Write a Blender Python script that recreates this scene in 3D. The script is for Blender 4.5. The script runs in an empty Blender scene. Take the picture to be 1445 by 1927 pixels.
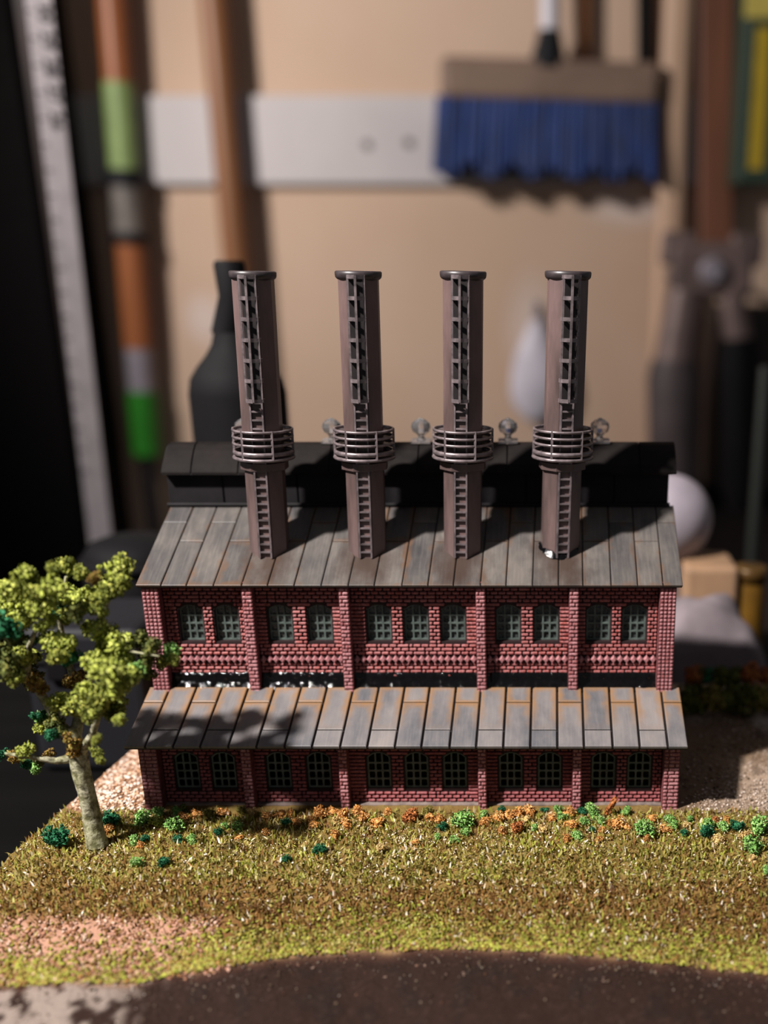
import bpy, bmesh, math, random
import numpy as np
from mathutils import Vector, Matrix, noise
random.seed(7); np.random.seed(7)
SC = bpy.context.scene
COL = SC.collection
PI = math.pi

# ------------------------------------------------------------------ camera
FPX = 2100.0; PX, PY = 1000.0, 1290.0
TH = math.atan(0.377); CT, ST = math.cos(TH), math.sin(TH)
CAM = Vector((0.0, -0.4668, 0.2354))
cd = bpy.data.cameras.new('camera'); cam = bpy.data.objects.new('camera', cd); COL.objects.link(cam)
cam.location = CAM; cam.rotation_euler = (PI/2 - TH, 0, 0)
cd.sensor_fit = 'HORIZONTAL'; cd.sensor_width = 36.0; cd.lens = FPX/1445*36
cd.shift_x = (722.5 - PX)/1445; cd.shift_y = (PY - 963.5)/1445
cd.clip_start = 0.01; cd.clip_end = 20
cd.dof.use_dof = True; cd.dof.focus_distance = 0.494; cd.dof.aperture_fstop = 4.9
SC.camera = cam

# ------------------------------------------------------------------ world, lamps, exposure
w = bpy.data.worlds.new('world'); SC.world = w; w.use_nodes = True
bg = w.node_tree.nodes['Background']; bg.inputs[0].default_value = (0.96, 0.95, 1.0, 1); bg.inputs[1].default_value = 0.13
LD = Vector((0.81, 0.587, -1.145)).normalized()          # the way the key light travels
def lamp(name, kind, loc, aim, power, colour, **kw):
    l = bpy.data.lights.new(name, kind); o = bpy.data.objects.new(name, l); COL.objects.link(o)
    o.location = loc; o.rotation_euler = (Vector(aim) - Vector(loc)).to_track_quat('-Z', 'Y').to_euler()
    l.energy = power; l.color = colour
    for k, v in kw.items(): setattr(l, k, v)
    return o
T0 = Vector((-0.06, 0.0, 0.06))
lamp('work_lamp', 'SPOT', T0 - LD*1.6, T0, 300, (1.0, 0.945, 0.90), spot_size=math.radians(50), spot_blend=0.6, shadow_soft_size=0.045)
lamp('wall_fill_spot', 'SPOT', (-1.1, 0.5, 0.85), (0.75, 1.6, -0.02), 96, (1.0, 0.945, 0.91), spot_size=math.radians(96), spot_blend=0.75, shadow_soft_size=0.07)  # second spot: unseen, added to brighten the back wall
SC.view_settings.view_transform = 'Standard'; SC.view_settings.look = 'None'
SC.view_settings.gamma = 1.0; SC.view_settings.use_curve_mapping = False
SC.view_settings.exposure = 0.0

# ------------------------------------------------------------------ measuring: a pixel of the photograph to a point of the place
def ray(u, v):
    a = (u-PX)/FPX; b = (PY-v)/FPX
    return Vector((a, CT + b*ST, -ST + b*CT))
def atY(u, v, Y):
    d = ray(u, v); return CAM + d*((Y-CAM.y)/d.y)
def X_(u, v, Y): return atY(u, v, Y).x
def Z_(v, Y): return atY(PX, v, Y).z
def proj(P):
    q = Vector(P) - CAM; z = q.y*CT - q.z*ST; y = q.y*ST + q.z*CT
    return PX + FPX*q.x/z, PY - FPX*y/z
def mpp(P):                                                # metres per pixel at P
    q = Vector(P) - CAM; return (q.y*CT - q.z*ST)/FPX

# ------------------------------------------------------------------ materials
def lin(c):
    return tuple(((x/255)/12.92 if x/255 <= 0.04045 else ((x/255+0.055)/1.055)**2.4) for x in c) + (1,)
class NT:
    def __init__(s, name):
        s.m = bpy.data.materials.new(name); s.m.use_nodes = True
        s.t = s.m.node_tree; s.b = s.t.nodes['Principled BSDF']
    def n(s, kind, **kw):
        x = s.t.nodes.new(kind)
        for k, v in kw.items():
            if k.startswith('i_'):
                key = k[2:]; x.inputs[int(key) if key.isdigit() else key].default_value = v
            else: setattr(x, k, v)
        return x
    def l(s, a, b): s.t.links.new(a, b)
    def noise(s, scale, detail=4, vec=None, stretch=None, rough=0.6):
        x = s.n('ShaderNodeTexNoise', i_Scale=scale, i_Detail=detail, i_Roughness=rough)
        if vec is None: vec = s.n('ShaderNodeTexCoord').outputs['Object']
        if stretch:
            mp = s.n('ShaderNodeMapping'); mp.inputs['Scale'].default_value = stretch; s.l(vec, mp.inputs[0]); vec = mp.outputs[0]
        s.l(vec, x.inputs['Vector']); return x.outputs['Fac']
    def ramp(s, fac, stops):
        r = s.n('ShaderNodeValToRGB'); e = r.color_ramp.elements
        while len(e) < len(stops): e.new(0.5)
        for k, (p, c) in enumerate(stops):
            e[k].position = p; e[k].color = c if len(c) == 4 else lin(c)
        s.l(fac, r.inputs[0]); return r.outputs[0]
    def mix(s, fac, a, b, mode='MIX'):
        x = s.n('ShaderNodeMix', data_type='RGBA', blend_type=mode)
        for sock, val in ((x.inputs[0], fac), (x.inputs[6], a), (x.inputs[7], b)):
            if hasattr(val, 'is_linked'): s.l(val, sock)
            else: sock.default_value = val if not isinstance(val, tuple) or len(val) == 4 else lin(val)
        return x.outputs[2]
    def math(s, op, a, b=None):
        x = s.n('ShaderNodeMath', operation=op)
        for k, val in enumerate((a, b)):
            if val is None: continue
            if hasattr(val, 'is_linked'): s.l(val, x.inputs[k])
            else: x.inputs[k].default_value = val
        return x.outputs[0]
    def col(s, c):
        if hasattr(c, 'is_linked'): s.l(c, s.b.inputs['Base Color'])
        else: s.b.inputs['Base Color'].default_value = lin(c)
    def set(s, **kw):
        for k, v in kw.items(): s.b.inputs[k.replace('_', ' ')].default_value = v
        return s
    def bump(s, fac, strength, dist):
        x = s.n('ShaderNodeBump'); x.inputs['Strength'].default_value = strength; x.inputs['Distance'].default_value = dist
        s.l(fac, x.inputs['Height']); s.l(x.outputs[0], s.b.inputs['Normal'])
def plain(name, c, rough=0.6, metal=0.0, var=0.25, scale=60, stretch=None, spec=0.4, bump=0):
    t = NT(name); c2 = tuple(max(0, x*(1-var)) for x in c); c3 = tuple(min(255, x*(1+var*0.6)) for x in c)
    f = t.noise(scale, 5, stretch=stretch)
    t.col(t.ramp(f, [(0.3, c2), (0.55, c), (0.75, c3)]))
    t.set(Roughness=rough, Metallic=metal); t.b.inputs['Specular IOR Level'].default_value = spec
    if bump: t.bump(f, 0.5, bump)
    return t.m
def brick_material(name, cs, pink):
    t = NT(name)
    oi = t.n('ShaderNodeObjectInfo').outputs['Random']; isl = t.n('ShaderNodeNewGeometry').outputs['Random Per Island']
    r = t.math('FRACT', t.math('ADD', oi, isl))
    base = t.ramp(r, [(0.0, cs[0]), (0.4, cs[1]), (0.75, cs[2]), (1.0, cs[3])])
    f = t.noise(900, 4)
    base = t.mix(t.ramp(f, [(0.42, (0, 0, 0)), (0.66, (255, 255, 255))]), base, pink)
    f2 = t.noise(45, 3)
    base = t.mix(t.ramp(f2, [(0.45, (0, 0, 0)), (0.7, (190, 190, 190))]), base, lin(pink))
    t.col(base); t.set(Roughness=0.6); t.bump(f, 0.4, 0.0002); t.b.inputs['Specular IOR Level'].default_value = 0.35
    return t.m
M = {}
M['brick'] = brick_material('brick_red', [(104, 44, 42), (130, 56, 50), (146, 68, 62), (116, 50, 50)], (162, 104, 104))
M['brick_lo'] = brick_material('brick_maroon', [(102, 42, 44), (122, 52, 53), (138, 63, 62), (112, 47, 51)], (156, 94, 97))
M['brick_pil'] = brick_material('brick_pink', [(122, 64, 67), (136, 76, 78), (146, 86, 88), (124, 58, 56)], (174, 128, 132))
M['mortar'] = plain('dark_mortar', (34, 12, 14), 0.8, var=0.3, scale=300)
M['mortar_pil'] = plain('pilaster_body', (104, 54, 56), 0.7, var=0.3, scale=300)
M['side'] = plain('side_wall', (120, 54, 54), 0.7, var=0.3, scale=200)
def roof_material(name, cs, rust, rust_edge, lo):
    t = NT(name); tc = t.n('ShaderNodeTexCoord')
    oi = t.n('ShaderNodeObjectInfo').outputs['Random']
    geo = t.n('ShaderNodeNewGeometry').outputs['Position']
    f = t.noise(70, 5, vec=geo, stretch=(1.2, 0.6, 0.6))
    base = t.ramp(t.math('ADD', t.math('MULTIPLY', f, 0.75), t.math('MULTIPLY', oi, 0.25)), [(0.3, cs[0]), (0.5, cs[1]), (0.68, cs[2])])
    fs = t.noise(900, 3, vec=geo, stretch=(1.0, 0.06, 0.06))
    base = t.mix(t.math('MULTIPLY', t.ramp(fs, [(0.45, (0, 0, 0)), (0.75, (255, 255, 255))]), 0.09), base, (178, 168, 162))
    sx = t.n('ShaderNodeSeparateXYZ'); t.l(tc.outputs['Generated'], sx.inputs[0])
    x, y = sx.outputs[0], sx.outputs[1]
    ex = t.math('MINIMUM', x, t.math('SUBTRACT', 1.0, x)); ey = t.math('MULTIPLY', t.math('MINIMUM', y, t.math('SUBTRACT', 1.0, y)), 2.2)
    e = t.math('SUBTRACT', 1.0, t.math('MULTIPLY', t.math('MINIMUM', ex, ey), 3.2))
    nz = t.noise(160, 4, vec=geo)
    if lo:     # rust creeps in from the rims of the sheets, more towards the wall
        g2 = t.n('ShaderNodeSeparateXYZ'); t.l(geo, g2.inputs[0])
        up = t.n('ShaderNodeMapRange', i_1=0.002, i_2=0.02); t.l(g2.outputs[1], up.inputs[0])
        k = t.math('MULTIPLY', t.math('ADD', e, t.math('MULTIPLY', t.math('SUBTRACT', nz, 0.5), 1.6)), up.outputs[0])
        base = t.mix(t.math('MULTIPLY', t.ramp(k, [(0.0, (0, 0, 0)), (1.0, (255, 255, 255))]), 0.85), base, rust)
    else:
        big = t.noise(26, 3, vec=geo, stretch=(1.5, 0.6, 0.6))
        k = t.math('ADD', t.math('MULTIPLY', e, 0.25), t.math('ADD', t.math('MULTIPLY', nz, 0.5), t.math('MULTIPLY', big, 0.9)))
        base = t.mix(t.math('MULTIPLY', t.ramp(k, [(0.82, (0, 0, 0)), (1.05, (255, 255, 255))]), 0.7), base, rust)
    if not lo:     # brown run-off stains round the chimney feet
        for u_ in (508, 692, 871, 1053):
            p_ = atY(u_, 1035, 0.05); vm = t.n('ShaderNodeVectorMath', operation='SUBTRACT'); t.l(geo, vm.inputs[0]); vm.inputs[1].default_value = (p_.x, 0.044, 0.105)
            v2 = t.n('ShaderNodeVectorMath', operation='MULTIPLY'); t.l(vm.outputs[0], v2.inputs[0]); v2.inputs[1].default_value = (1/0.017, 1/0.026, 0)
            ln = t.n('ShaderNodeVectorMath', operation='LENGTH'); t.l(v2.outputs[0], ln.inputs[0])
            k = t.math('ADD', ln.outputs['Value'], t.math('MULTIPLY', t.math('SUBTRACT', f, 0.5), 1.4))
            base = t.mix(t.math('MULTIPLY', t.ramp(k, [(0.25, (255, 255, 255)), (1.0, (0, 0, 0))]), 0.85), base, (54, 38, 29))
    t.col(base); t.set(Roughness=0.5); t.b.inputs['Specular IOR Level'].default_value = 0.5
    t.bump(fs, 0.1, 0.0002)
    return t.m
M['roof_lo'] = roof_material('weathered_sheet_lower', [(82, 82, 86), (106, 102, 102), (122, 115, 113)], (134, 98, 60), True, True)
M['roof_up'] = roof_material('weathered_sheet_upper', [(54, 52, 53), (76, 72, 70), (96, 90, 85)], (96, 68, 46), False, False)
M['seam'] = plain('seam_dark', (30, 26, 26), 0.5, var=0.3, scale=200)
M['black_sheet'] = plain('sooty_sheet', (22, 17, 16), 0.75, var=0.35, scale=120, spec=0.15)
M['black_wall'] = plain('sooty_wall', (24, 21, 24), 0.7, var=0.3, scale=100, spec=0.2)
M['tar'] = plain('glossy_tar', (7, 6, 7), 0.1, var=0.2, scale=420, spec=0.4, bump=0.0006)
M['chimney'] = plain('chimney_iron', (92, 74, 72), 0.40, var=0.4, scale=70, stretch=(1, 1, 0.25), spec=0.6)
M['iron'] = plain('dark_iron', (120, 108, 110), 0.34, metal=0.35, var=0.35, scale=250, spec=0.8)
M['soot'] = plain('sooty_cap', (52, 44, 46), 0.4, var=0.35, scale=200, spec=0.7)
M['lattice'] = plain('window_bars', (84, 94, 90), 0.45, var=0.25, scale=300)
M['plinth'] = plain('plinth_grey', (118, 104, 98), 0.8, var=0.25, scale=250)
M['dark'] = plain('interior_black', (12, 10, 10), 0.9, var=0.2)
t = NT('window_glass'); t.col((120, 130, 130)); t.set(Roughness=0.2, IOR=1.15); t.b.inputs['Transmission Weight'].default_value = 1.0; M['glass'] = t.m
t = NT('hazy_glass'); f = t.noise(350, 4); t.col((150, 158, 156)); t.set(IOR=1.45)
rr = t.n('ShaderNodeMapRange', i_1=0.35, i_2=0.7, i_3=0.75, i_4=0.97); t.l(f, rr.inputs[0]); t.l(rr.outputs[0], t.b.inputs['Transmission Weight'])
rg = t.n('ShaderNodeMapRange', i_1=0.35, i_2=0.7, i_3=0.35, i_4=0.1); t.l(f, rg.inputs[0]); t.l(rg.outputs[0], t.b.inputs['Roughness']); M['haze'] = t.m
t = NT('clear_plastic'); t.col((225, 222, 222)); t.set(Roughness=0.08, IOR=1.5); t.b.inputs['Transmission Weight'].default_value = 0.92; M['clear'] = t.m
def attr_mat(name, rough=0.9, scale=0, dist=0.0005):
    t = NT(name); a = t.n('ShaderNodeAttribute', attribute_name='tint'); c = a.outputs['Color']
    if scale:
        f = t.noise(scale, 6); c = t.mix(t.math('MULTIPLY', f, 0.55), c, (0.5, 0.5, 0.5, 1), 'OVERLAY'); t.bump(f, 0.8, dist)
    t.col(c); t.set(Roughness=rough); t.b.inputs['Specular IOR Level'].default_value = 0.2
    return t.m
M['soil'] = attr_mat('soil', 0.85, 500, 0.0012)
M['grass'] = attr_mat('static_grass', 0.6)
M['chips'] = attr_mat('stone_chips', 0.8)
def foam(name, cs):
    t = NT(name); r = t.n('ShaderNodeNewGeometry').outputs['Random Per Island']
    t.col(t.ramp(r, [(0.0, cs[0]), (0.35, cs[1]), (0.75, cs[2]), (1.0, cs[3])])); t.set(Roughness=0.75)
    t.b.inputs['Specular IOR Level'].default_value = 0.3
    t.b.inputs['Subsurface Weight'].default_value = 0.0
    return t.m
FOAM = {
 'leaf': foam('foam_leaf', [(100, 112, 40), (144, 154, 60), (176, 184, 82), (200, 204, 114)]),
 'mid': foam('foam_mid', [(80, 90, 32), (116, 124, 46), (144, 150, 60), (168, 164, 80)]),
 'dark': foam('foam_dark', [(58, 68, 30), (80, 88, 36), (98, 104, 44), (118, 112, 52)]),
 'teal': foam('foam_teal', [(8, 56, 34), (14, 78, 46), (26, 98, 62), (64, 130, 88)]),
 'brown': foam('foam_brown', [(92, 66, 30), (128, 96, 42), (150, 120, 56), (140, 140, 58)]),
 'green': foam('foam_green', [(82, 130, 58), (112, 160, 76), (142, 182, 98), (168, 200, 126)]),
 'orange': foam('foam_orange', [(158, 98, 44), (198, 134, 68), (216, 156, 88), (228, 182, 122)]),
 'pale': foam('foam_pale', [(178, 142, 86), (204, 172, 112), (220, 192, 134), (190, 150, 80)]),
 'olive': foam('foam_olive', [(92, 84, 32), (116, 106, 44), (132, 122, 58), (146, 132, 70)]),
}
t = NT('bark'); f = t.noise(330, 5); f2 = t.noise(120, 3)
t.col(t.mix(t.ramp(f2, [(0.4, (0, 0, 0)), (0.62, (160, 160, 160))]), t.ramp(f, [(0.36, (62, 56, 40)), (0.47, (126, 122, 98)), (0.58, (172, 168, 144)), (0.68, (110, 108, 74))]), (116, 118, 62)))
t.set(Roughness=0.85); t.bump(f, 0.7, 0.0015); M['bark'] = t.m

# ------------------------------------------------------------------ mesh builder
def link(name, me, mat=None, parent=None):
    o = bpy.data.objects.new(name, me); COL.objects.link(o)
    if mat is not None and me is not None and not me.materials: me.materials.append(mat)
    if parent is not None:
        o.parent = parent
        if parent.parent is None: o.matrix_parent_inverse = Matrix.Translation(-Vector(parent.location))
    return o
class MB:
    def __init__(s): s.v = []; s.f = []; s.sm = []
    def add(s, vs, fs, smooth=False):
        k = len(s.v); s.v += [tuple(x) for x in vs]; s.f += [tuple(i+k for i in f) for f in fs]; s.sm += [smooth]*len(fs)
    def box(s, a, b):
        (x0, y0, z0), (x1, y1, z1) = a, b
        s.add([(x0,y0,z0),(x1,y0,z0),(x1,y1,z0),(x0,y1,z0),(x0,y0,z1),(x1,y0,z1),(x1,y1,z1),(x0,y1,z1)],
              [(0,3,2,1),(4,5,6,7),(0,1,5,4),(1,2,6,5),(2,3,7,6),(3,0,4,7)])
    def bar(s, p, q, w, h=None, up=(0, 0, 1)):
        p, q = Vector(p), Vector(q); d = (q-p).normalized(); upv = Vector(up)
        if abs(d.dot(upv)) > 0.95: upv = Vector((0, 1, 0))
        r = d.cross(upv).normalized()*w/2; u = r.cross(d).normalized()*((h or w)/2)
        s.add([p-r-u, p+r-u, p+r+u, p-r+u, q-r-u, q+r-u, q+r+u, q-r+u], [(0,1,2,3),(7,6,5,4),(0,4,5,1),(1,5,6,2),(2,6,7,3),(3,7,4,0)])
    def tube(s, pts, rads, n=10, cap=True, wob=0.0):
        pts = [Vector(p) for p in pts]; rings = []
        ref = Vector((0.3, 1, 0.1)).normalized()
        for i, p in enumerate(pts):
            d = (pts[min(i+1, len(pts)-1)] - pts[max(i-1, 0)]).normalized()
            a = d.cross(ref)
            a = a.normalized() if a.length > 1e-4 else d.orthogonal().normalized()
            b = d.cross(a)
            rings.append([p + (a*math.cos(2*PI*k/n) + b*math.sin(2*PI*k/n))*rads[i]*(1+wob*(random.random()-.5)) for k in range(n)])
        vs = [x for r in rings for x in r]; fs = []
        for i in range(len(pts)-1):
            for k in range(n): fs.append((i*n+k, i*n+(k+1) % n, (i+1)*n+(k+1) % n, (i+1)*n+k))
        s.add(vs, fs, True)
        if cap: s.add(rings[0], [tuple(range(n-1, -1, -1))]); s.add(rings[-1], [tuple(range(n))])
    def lathe(s, prof, c=(0, 0, 0), n=24, smooth=True, rot=0.0):
        vs = []; fs = []
        for r, z in prof:
            for k in range(n):
                a = 2*PI*k/n + rot; vs.append((c[0]+r*math.cos(a), c[1]+r*math.sin(a), c[2]+z))
        for i in range(len(prof)-1):
            for k in range(n): fs.append((i*n+k, i*n+(k+1) % n, (i+1)*n+(k+1) % n, (i+1)*n+k))
        s.add(vs, fs, smooth)
        for i, rev in ((0, True), (len(prof)-1, False)):
            if prof[i][0] > 1e-6:
                ring = list(range(i*n, i*n+n)); s.add([vs[q] for q in ring], [tuple(range(n-1, -1, -1)) if rev else tuple(range(n))])
    def mesh(s, name):
        me = bpy.data.meshes.new(name); me.from_pydata(s.v, [], s.f); me.update()
        if any(s.sm):
            me.polygons.foreach_set('use_smooth', s.sm)
        return me
    def build(s, name, mat, parent=None): return link(name, s.mesh(name), mat, parent)
def tag(o, label=None, cat=None, group=None, kind=None):
    if label: o['label'] = label
    if cat: o['category'] = cat
    if group: o['group'] = group
    if kind: o['kind'] = kind
    return o
def empty(name, loc, rot=(0, 0, 0)):
    o = bpy.data.objects.new(name, None); COL.objects.link(o); o.location = loc; o.rotation_euler = rot; o.empty_display_size = 0.01
    return o
def bevel(o, wd, seg=2):
    b = o.modifiers.new('bevel', 'BEVEL'); b.width = wd; b.segments = seg; b.limit_method = 'ANGLE'; return o
def np_mesh(name, V, F, tint=None):
    me = bpy.data.meshes.new(name); k = F.shape[1]
    me.vertices.add(len(V)); me.vertices.foreach_set('co', V.astype(np.float32).ravel())
    me.loops.add(F.size); me.loops.foreach_set('vertex_index', F.astype(np.int32).ravel())
    me.polygons.add(len(F)); me.polygons.foreach_set('loop_start', np.arange(0, F.size, k, dtype=np.int32))
    me.polygons.foreach_set('loop_total', np.full(len(F), k, dtype=np.int32))
    me.update(calc_edges=True); me.validate()
    if tint is not None:
        a = me.attributes.new('tint', 'FLOAT_COLOR', 'POINT'); c = np.ones((len(V), 4), np.float32); c[:, :3] = tint; a.data.foreach_set('color', c.ravel())
    return me

# ------------------------------------------------------------------ the setting: back wall, its white board, floor
YW = 1.6
t = NT('tan_wall')
tc = t.n('ShaderNodeNewGeometry').outputs['Position']
f = t.noise(2.2, 4, vec=tc); base = t.ramp(f, [(0.3, (184, 154, 130)), (0.6, (192, 164, 142)), (0.8, (196, 170, 150))])
for (pu, pv, ru, rv, k) in ((1190, 385, 110, 45, 0.75), (385, 600, 50, 60, 0.7), (1000, 620, 60, 120, 0.6)):      # smears of white filler
    p = atY(pu, pv, YW); vm = t.n('ShaderNodeVectorMath', operation='SUBTRACT'); t.l(tc, vm.inputs[0]); vm.inputs[1].default_value = p
    sc_ = t.n('ShaderNodeVectorMath', operation='MULTIPLY'); t.l(vm.outputs[0], sc_.inputs[0]); sc_.inputs[1].default_value = (1050/ru, 0, 1050/rv)
    ln = t.n('ShaderNodeVectorMath', operation='LENGTH'); t.l(sc_.outputs[0], ln.inputs[0])
    base = t.mix(t.math('MULTIPLY', t.ramp(ln.outputs['Value'], [(0.2, (255, 255, 255)), (1.0, (0, 0, 0))]), k), base, (206, 192, 186))
t.col(base); t.set(Roughness=0.8); M['wall'] = t.m
m = MB(); m.box((-2.2, YW, -0.95), (1.6, YW+0.1, 2.0)); tag(m.build('wall_back', M['wall']), kind='structure')
M['board'] = plain('white_board', (186, 178, 177), 0.6, var=0.05, scale=4)
z0, z1 = Z_(348, YW-0.02), Z_(178, YW-0.02)
m = MB(); m.box((-2.2, YW-0.018, z0), (1.6, YW, z1)); bd = tag(bevel(m.build('trim_1', M['board']), 0.004), kind='structure')
M['nail'] = plain('nail_head', (96, 88, 84), 0.5, 0.6)
for (u, v) in ((690, 272), (768, 268)):
    p = atY(u, v, YW-0.019); m = MB(); m.tube([(p.x, YW-0.0165, p.z), (p.x, YW-0.021, p.z)], [0.007, 0.007], 10); m.build('nail', M['nail'], bd)
m = MB(); m.box((-2.2, -1.2, -0.95), (1.6, YW, -0.9)); tag(m.build('floor', plain('concrete_floor', (92, 86, 82), 0.8, scale=8)), kind='structure')
FLOOR = -0.9

# ------------------------------------------------------------------ terrain
EDGE_A, EDGE_B = (-0.2283, -0.0431), (-0.2134, 0.0706)
def edge_x(Y): return EDGE_A[0] + (Y-EDGE_A[1])*(EDGE_B[0]-EDGE_A[0])/(EDGE_B[1]-EDGE_A[1])
def sstep(a, b, x):
    t_ = np.clip((x-a)/(b-a), 0, 1); return t_*t_*(3-2*t_)
def ground_z(X, Y):
    X = np.asarray(X, float); Y = np.asarray(Y, float)
    z = -0.002 - 0.016*sstep(-0.036, -0.097, Y)
    z = z + 0.0012*np.sin(X*38+1.0)*sstep(-0.02, -0.06, Y) + 0.0006*np.sin(X*90+Y*70)*sstep(0.0, -0.04, Y)
    z = z - 0.004*sstep(edge_x(Y)+0.02, edge_x(Y), X)
    return z
def ground_at(u, v):
    u = np.asarray(u, float); v = np.asarray(v, float)
    a = (u-PX)/FPX; b = (PY-v)/FPX; dy = CT + b*ST; dz = -ST + b*CT
    z = np.zeros_like(u*v)
    for _ in range(30):
        s = (z-CAM.z)/dz; X = a*s; Y = CAM.y + dy*s; z = 0.5*z + 0.5*ground_z(X, Y)
    s = (z-CAM.z)/dz
    return a*s, CAM.y + dy*s, z
def np_proj(X, Y, Z):
    qy = Y-CAM.y; qz = Z-CAM.z; d = qy*CT - qz*ST
    return PX + FPX*X/d, PY - FPX*(qy*ST + qz*CT)/d
def L3(c): return np.array(lin(c)[:3])
FU = [-400, 0, 130, 250, 330, 450, 560, 700, 850, 1000, 1200, 1445, 1800]
FV = [1872, 1858, 1848, 1852, 1832, 1812, 1796, 1790, 1784, 1788, 1806, 1832, 1860]
def foot(u): return np.interp(u, FU, FV)
def smooth_noise(u, v, s, seed):
    out = np.empty(u.shape); fl = out.ravel()
    for i, (a, b) in enumerate(zip((u/s).ravel(), (v/s).ravel())): fl[i] = noise.noise((a+seed*7.3, b-seed*3.1, seed*1.7))
    return out
NS, NTt = 340, 300
ys = np.concatenate([np.linspace(-0.30, -0.02, 190), np.linspace(-0.0175, 0.165, NTt-190)])
S, YY = np.meshgrid(np.linspace(0, 1, NS), ys)
XL = edge_x(YY); XX = XL + (0.27-XL)*S
ZZ = ground_z(XX, YY)
U, V = np_proj(XX, YY, ZZ)
n1 = smooth_noise(U, V, 60, 1); n2 = smooth_noise(U, V, 18, 2); n3 = smooth_noise(U, V, 6, 3)
ZZ = ZZ + 0.0005*n2 + 0.0003*n3
fv = foot(U) + 14*n1 + 6*n2
col = np.empty(U.shape+(3,)); col[:] = L3((112, 88, 46))
def blend(mask, c): 
    global col
    mask = np.clip(mask, 0, 1)[..., None]; col = col*(1-mask) + L3(c)*mask
blend(sstep(1660, 1720, V+30*n1)*0.7, (104, 66, 36))
blend(sstep(0.05, 0.5, n2+0.4*n3)*0.35, (128, 112, 60))
blend(sstep(430, 330, U+60*n1)*sstep(1715, 1745, V+10*n2)*0.9, (168, 128, 108))
blend(sstep(-20, 0, V-fv+25)*0.6, (150, 118, 88))
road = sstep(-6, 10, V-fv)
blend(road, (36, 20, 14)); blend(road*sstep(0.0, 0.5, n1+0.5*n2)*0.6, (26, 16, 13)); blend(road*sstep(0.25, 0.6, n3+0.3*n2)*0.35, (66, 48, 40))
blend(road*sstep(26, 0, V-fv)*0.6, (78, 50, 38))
blend(road*sstep(300, 190, U+40*n1+0.5*(V-1880))*sstep(-0.25, 0.15, n2+n1)*0.8, (140, 126, 117))
blend(sstep(1540, 1522, V+6*n2)*sstep(330, 300, U)*1.0, (128, 96, 72))
grav = sstep(1540, 1515, V+8*n2)*sstep(1240, 1270, U)
blend(grav, (112, 92, 74)); blend(grav*sstep(1400, 1450, V+30*n1)*sstep(1300, 1420, U+80*n2), (150, 130, 112)); blend(grav*sstep(1400, 1360, V+20*n1)*sstep(0, .4, n1), (170, 158, 148))  # paler lower right: the lit part of the yard painted into the ground
blend(grav*sstep(0.1, 0.5, n3+n2)*0.6, (66, 52, 40))
idx = np.arange(NS*NTt).reshape(NTt, NS)
F = np.stack([idx[:-1, :-1], idx[:-1, 1:], idx[1:, 1:], idx[1:, :-1]], -1).reshape(-1, 4)
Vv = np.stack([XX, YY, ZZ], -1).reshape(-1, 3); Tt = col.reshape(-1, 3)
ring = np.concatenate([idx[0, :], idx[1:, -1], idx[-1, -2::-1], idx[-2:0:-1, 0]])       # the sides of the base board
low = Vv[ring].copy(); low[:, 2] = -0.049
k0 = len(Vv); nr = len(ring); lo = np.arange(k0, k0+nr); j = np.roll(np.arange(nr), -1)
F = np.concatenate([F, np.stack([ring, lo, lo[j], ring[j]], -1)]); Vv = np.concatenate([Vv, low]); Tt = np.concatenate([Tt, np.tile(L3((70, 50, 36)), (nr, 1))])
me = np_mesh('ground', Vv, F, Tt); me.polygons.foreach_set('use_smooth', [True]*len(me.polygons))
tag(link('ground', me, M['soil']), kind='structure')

# workbench that carries the base board
M['bench'] = plain('dark_bench', (11, 10, 10), 0.9, var=0.3, scale=12, stretch=(0.3, 3, 3), spec=0.05)
br = empty('workbench', (-0.2, 0.05, FLOOR)); tag(br, 'dark workbench top under the grassy model base', 'workbench')
m = MB(); m.box((-1.1, -0.42, -0.089), (0.75, 0.42, -0.0492)); bevel(m.build('bench_top', M['bench'], br), 0.003)
for x in (-1.02, 0.67):
    for y in (-0.36, 0.36):
        m = MB(); m.box((x-0.04, y-0.04, FLOOR), (x+0.04, y+0.04, -0.089)); m.build('leg', M['bench'], br)

# ------------------------------------------------------------------ the factory model
fac = empty('factory_building', (-0.056, 0.05, 0.0))
tag(fac, 'miniature red brick factory with two grey sheet roofs and four chimneys', 'model building')
YL, YLP = 0.006, 0.0          # lower wall, lower pilaster fronts
YU, YUP = 0.0368, 0.0312      # upper wall, upper pilaster fronts
ZLT = 0.0345; ZUB = 0.0445; ZUT = 0.0985
lowx = (X_(266, 1460, YLP), X_(1278, 1460, YLP)); upx = (X_(277, 1200, YUP), X_(1269, 1200, YUP))
PL = [(266, 300), (456, 475), (638, 655), (899, 915), (1077, 1094), (1248, 1278)]
PU = [(277, 308), (462, 481), (642, 660), (896, 914), (1070, 1088), (1239, 1269)]
pil_lo = [(X_(a, 1460, YLP), X_(b, 1460, YLP)) for a, b in PL]
pil_up = [(X_(a, 1200, YUP), X_(b, 1200, YUP)) for a, b in PU]
WL = [352, 421, 524.5, 600, 713, 784, 856, 961, 1034, 1135.5, 1203]
WU = [360, 427, 527.5, 602, 713, 783, 853, 956, 1028, 1126, 1193.5]
def arch(cx, z0, z1, w_, n=9):
    """outline of an opening with a segmental arched head, counter-clockwise seen from the front"""
    h = w_*0.24; r = (w_*w_/4 + h*h)/(2*h); zc = z1 - r; a0 = math.asin(w_/2/r)
    pts = [(cx-w_/2, z0), (cx+w_/2, z0)]
    pts += [(cx + r*math.sin(a0 - 2*a0*k/n), zc + r*math.cos(a0 - 2*a0*k/n)) for k in range(n+1)]
    return pts
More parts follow.
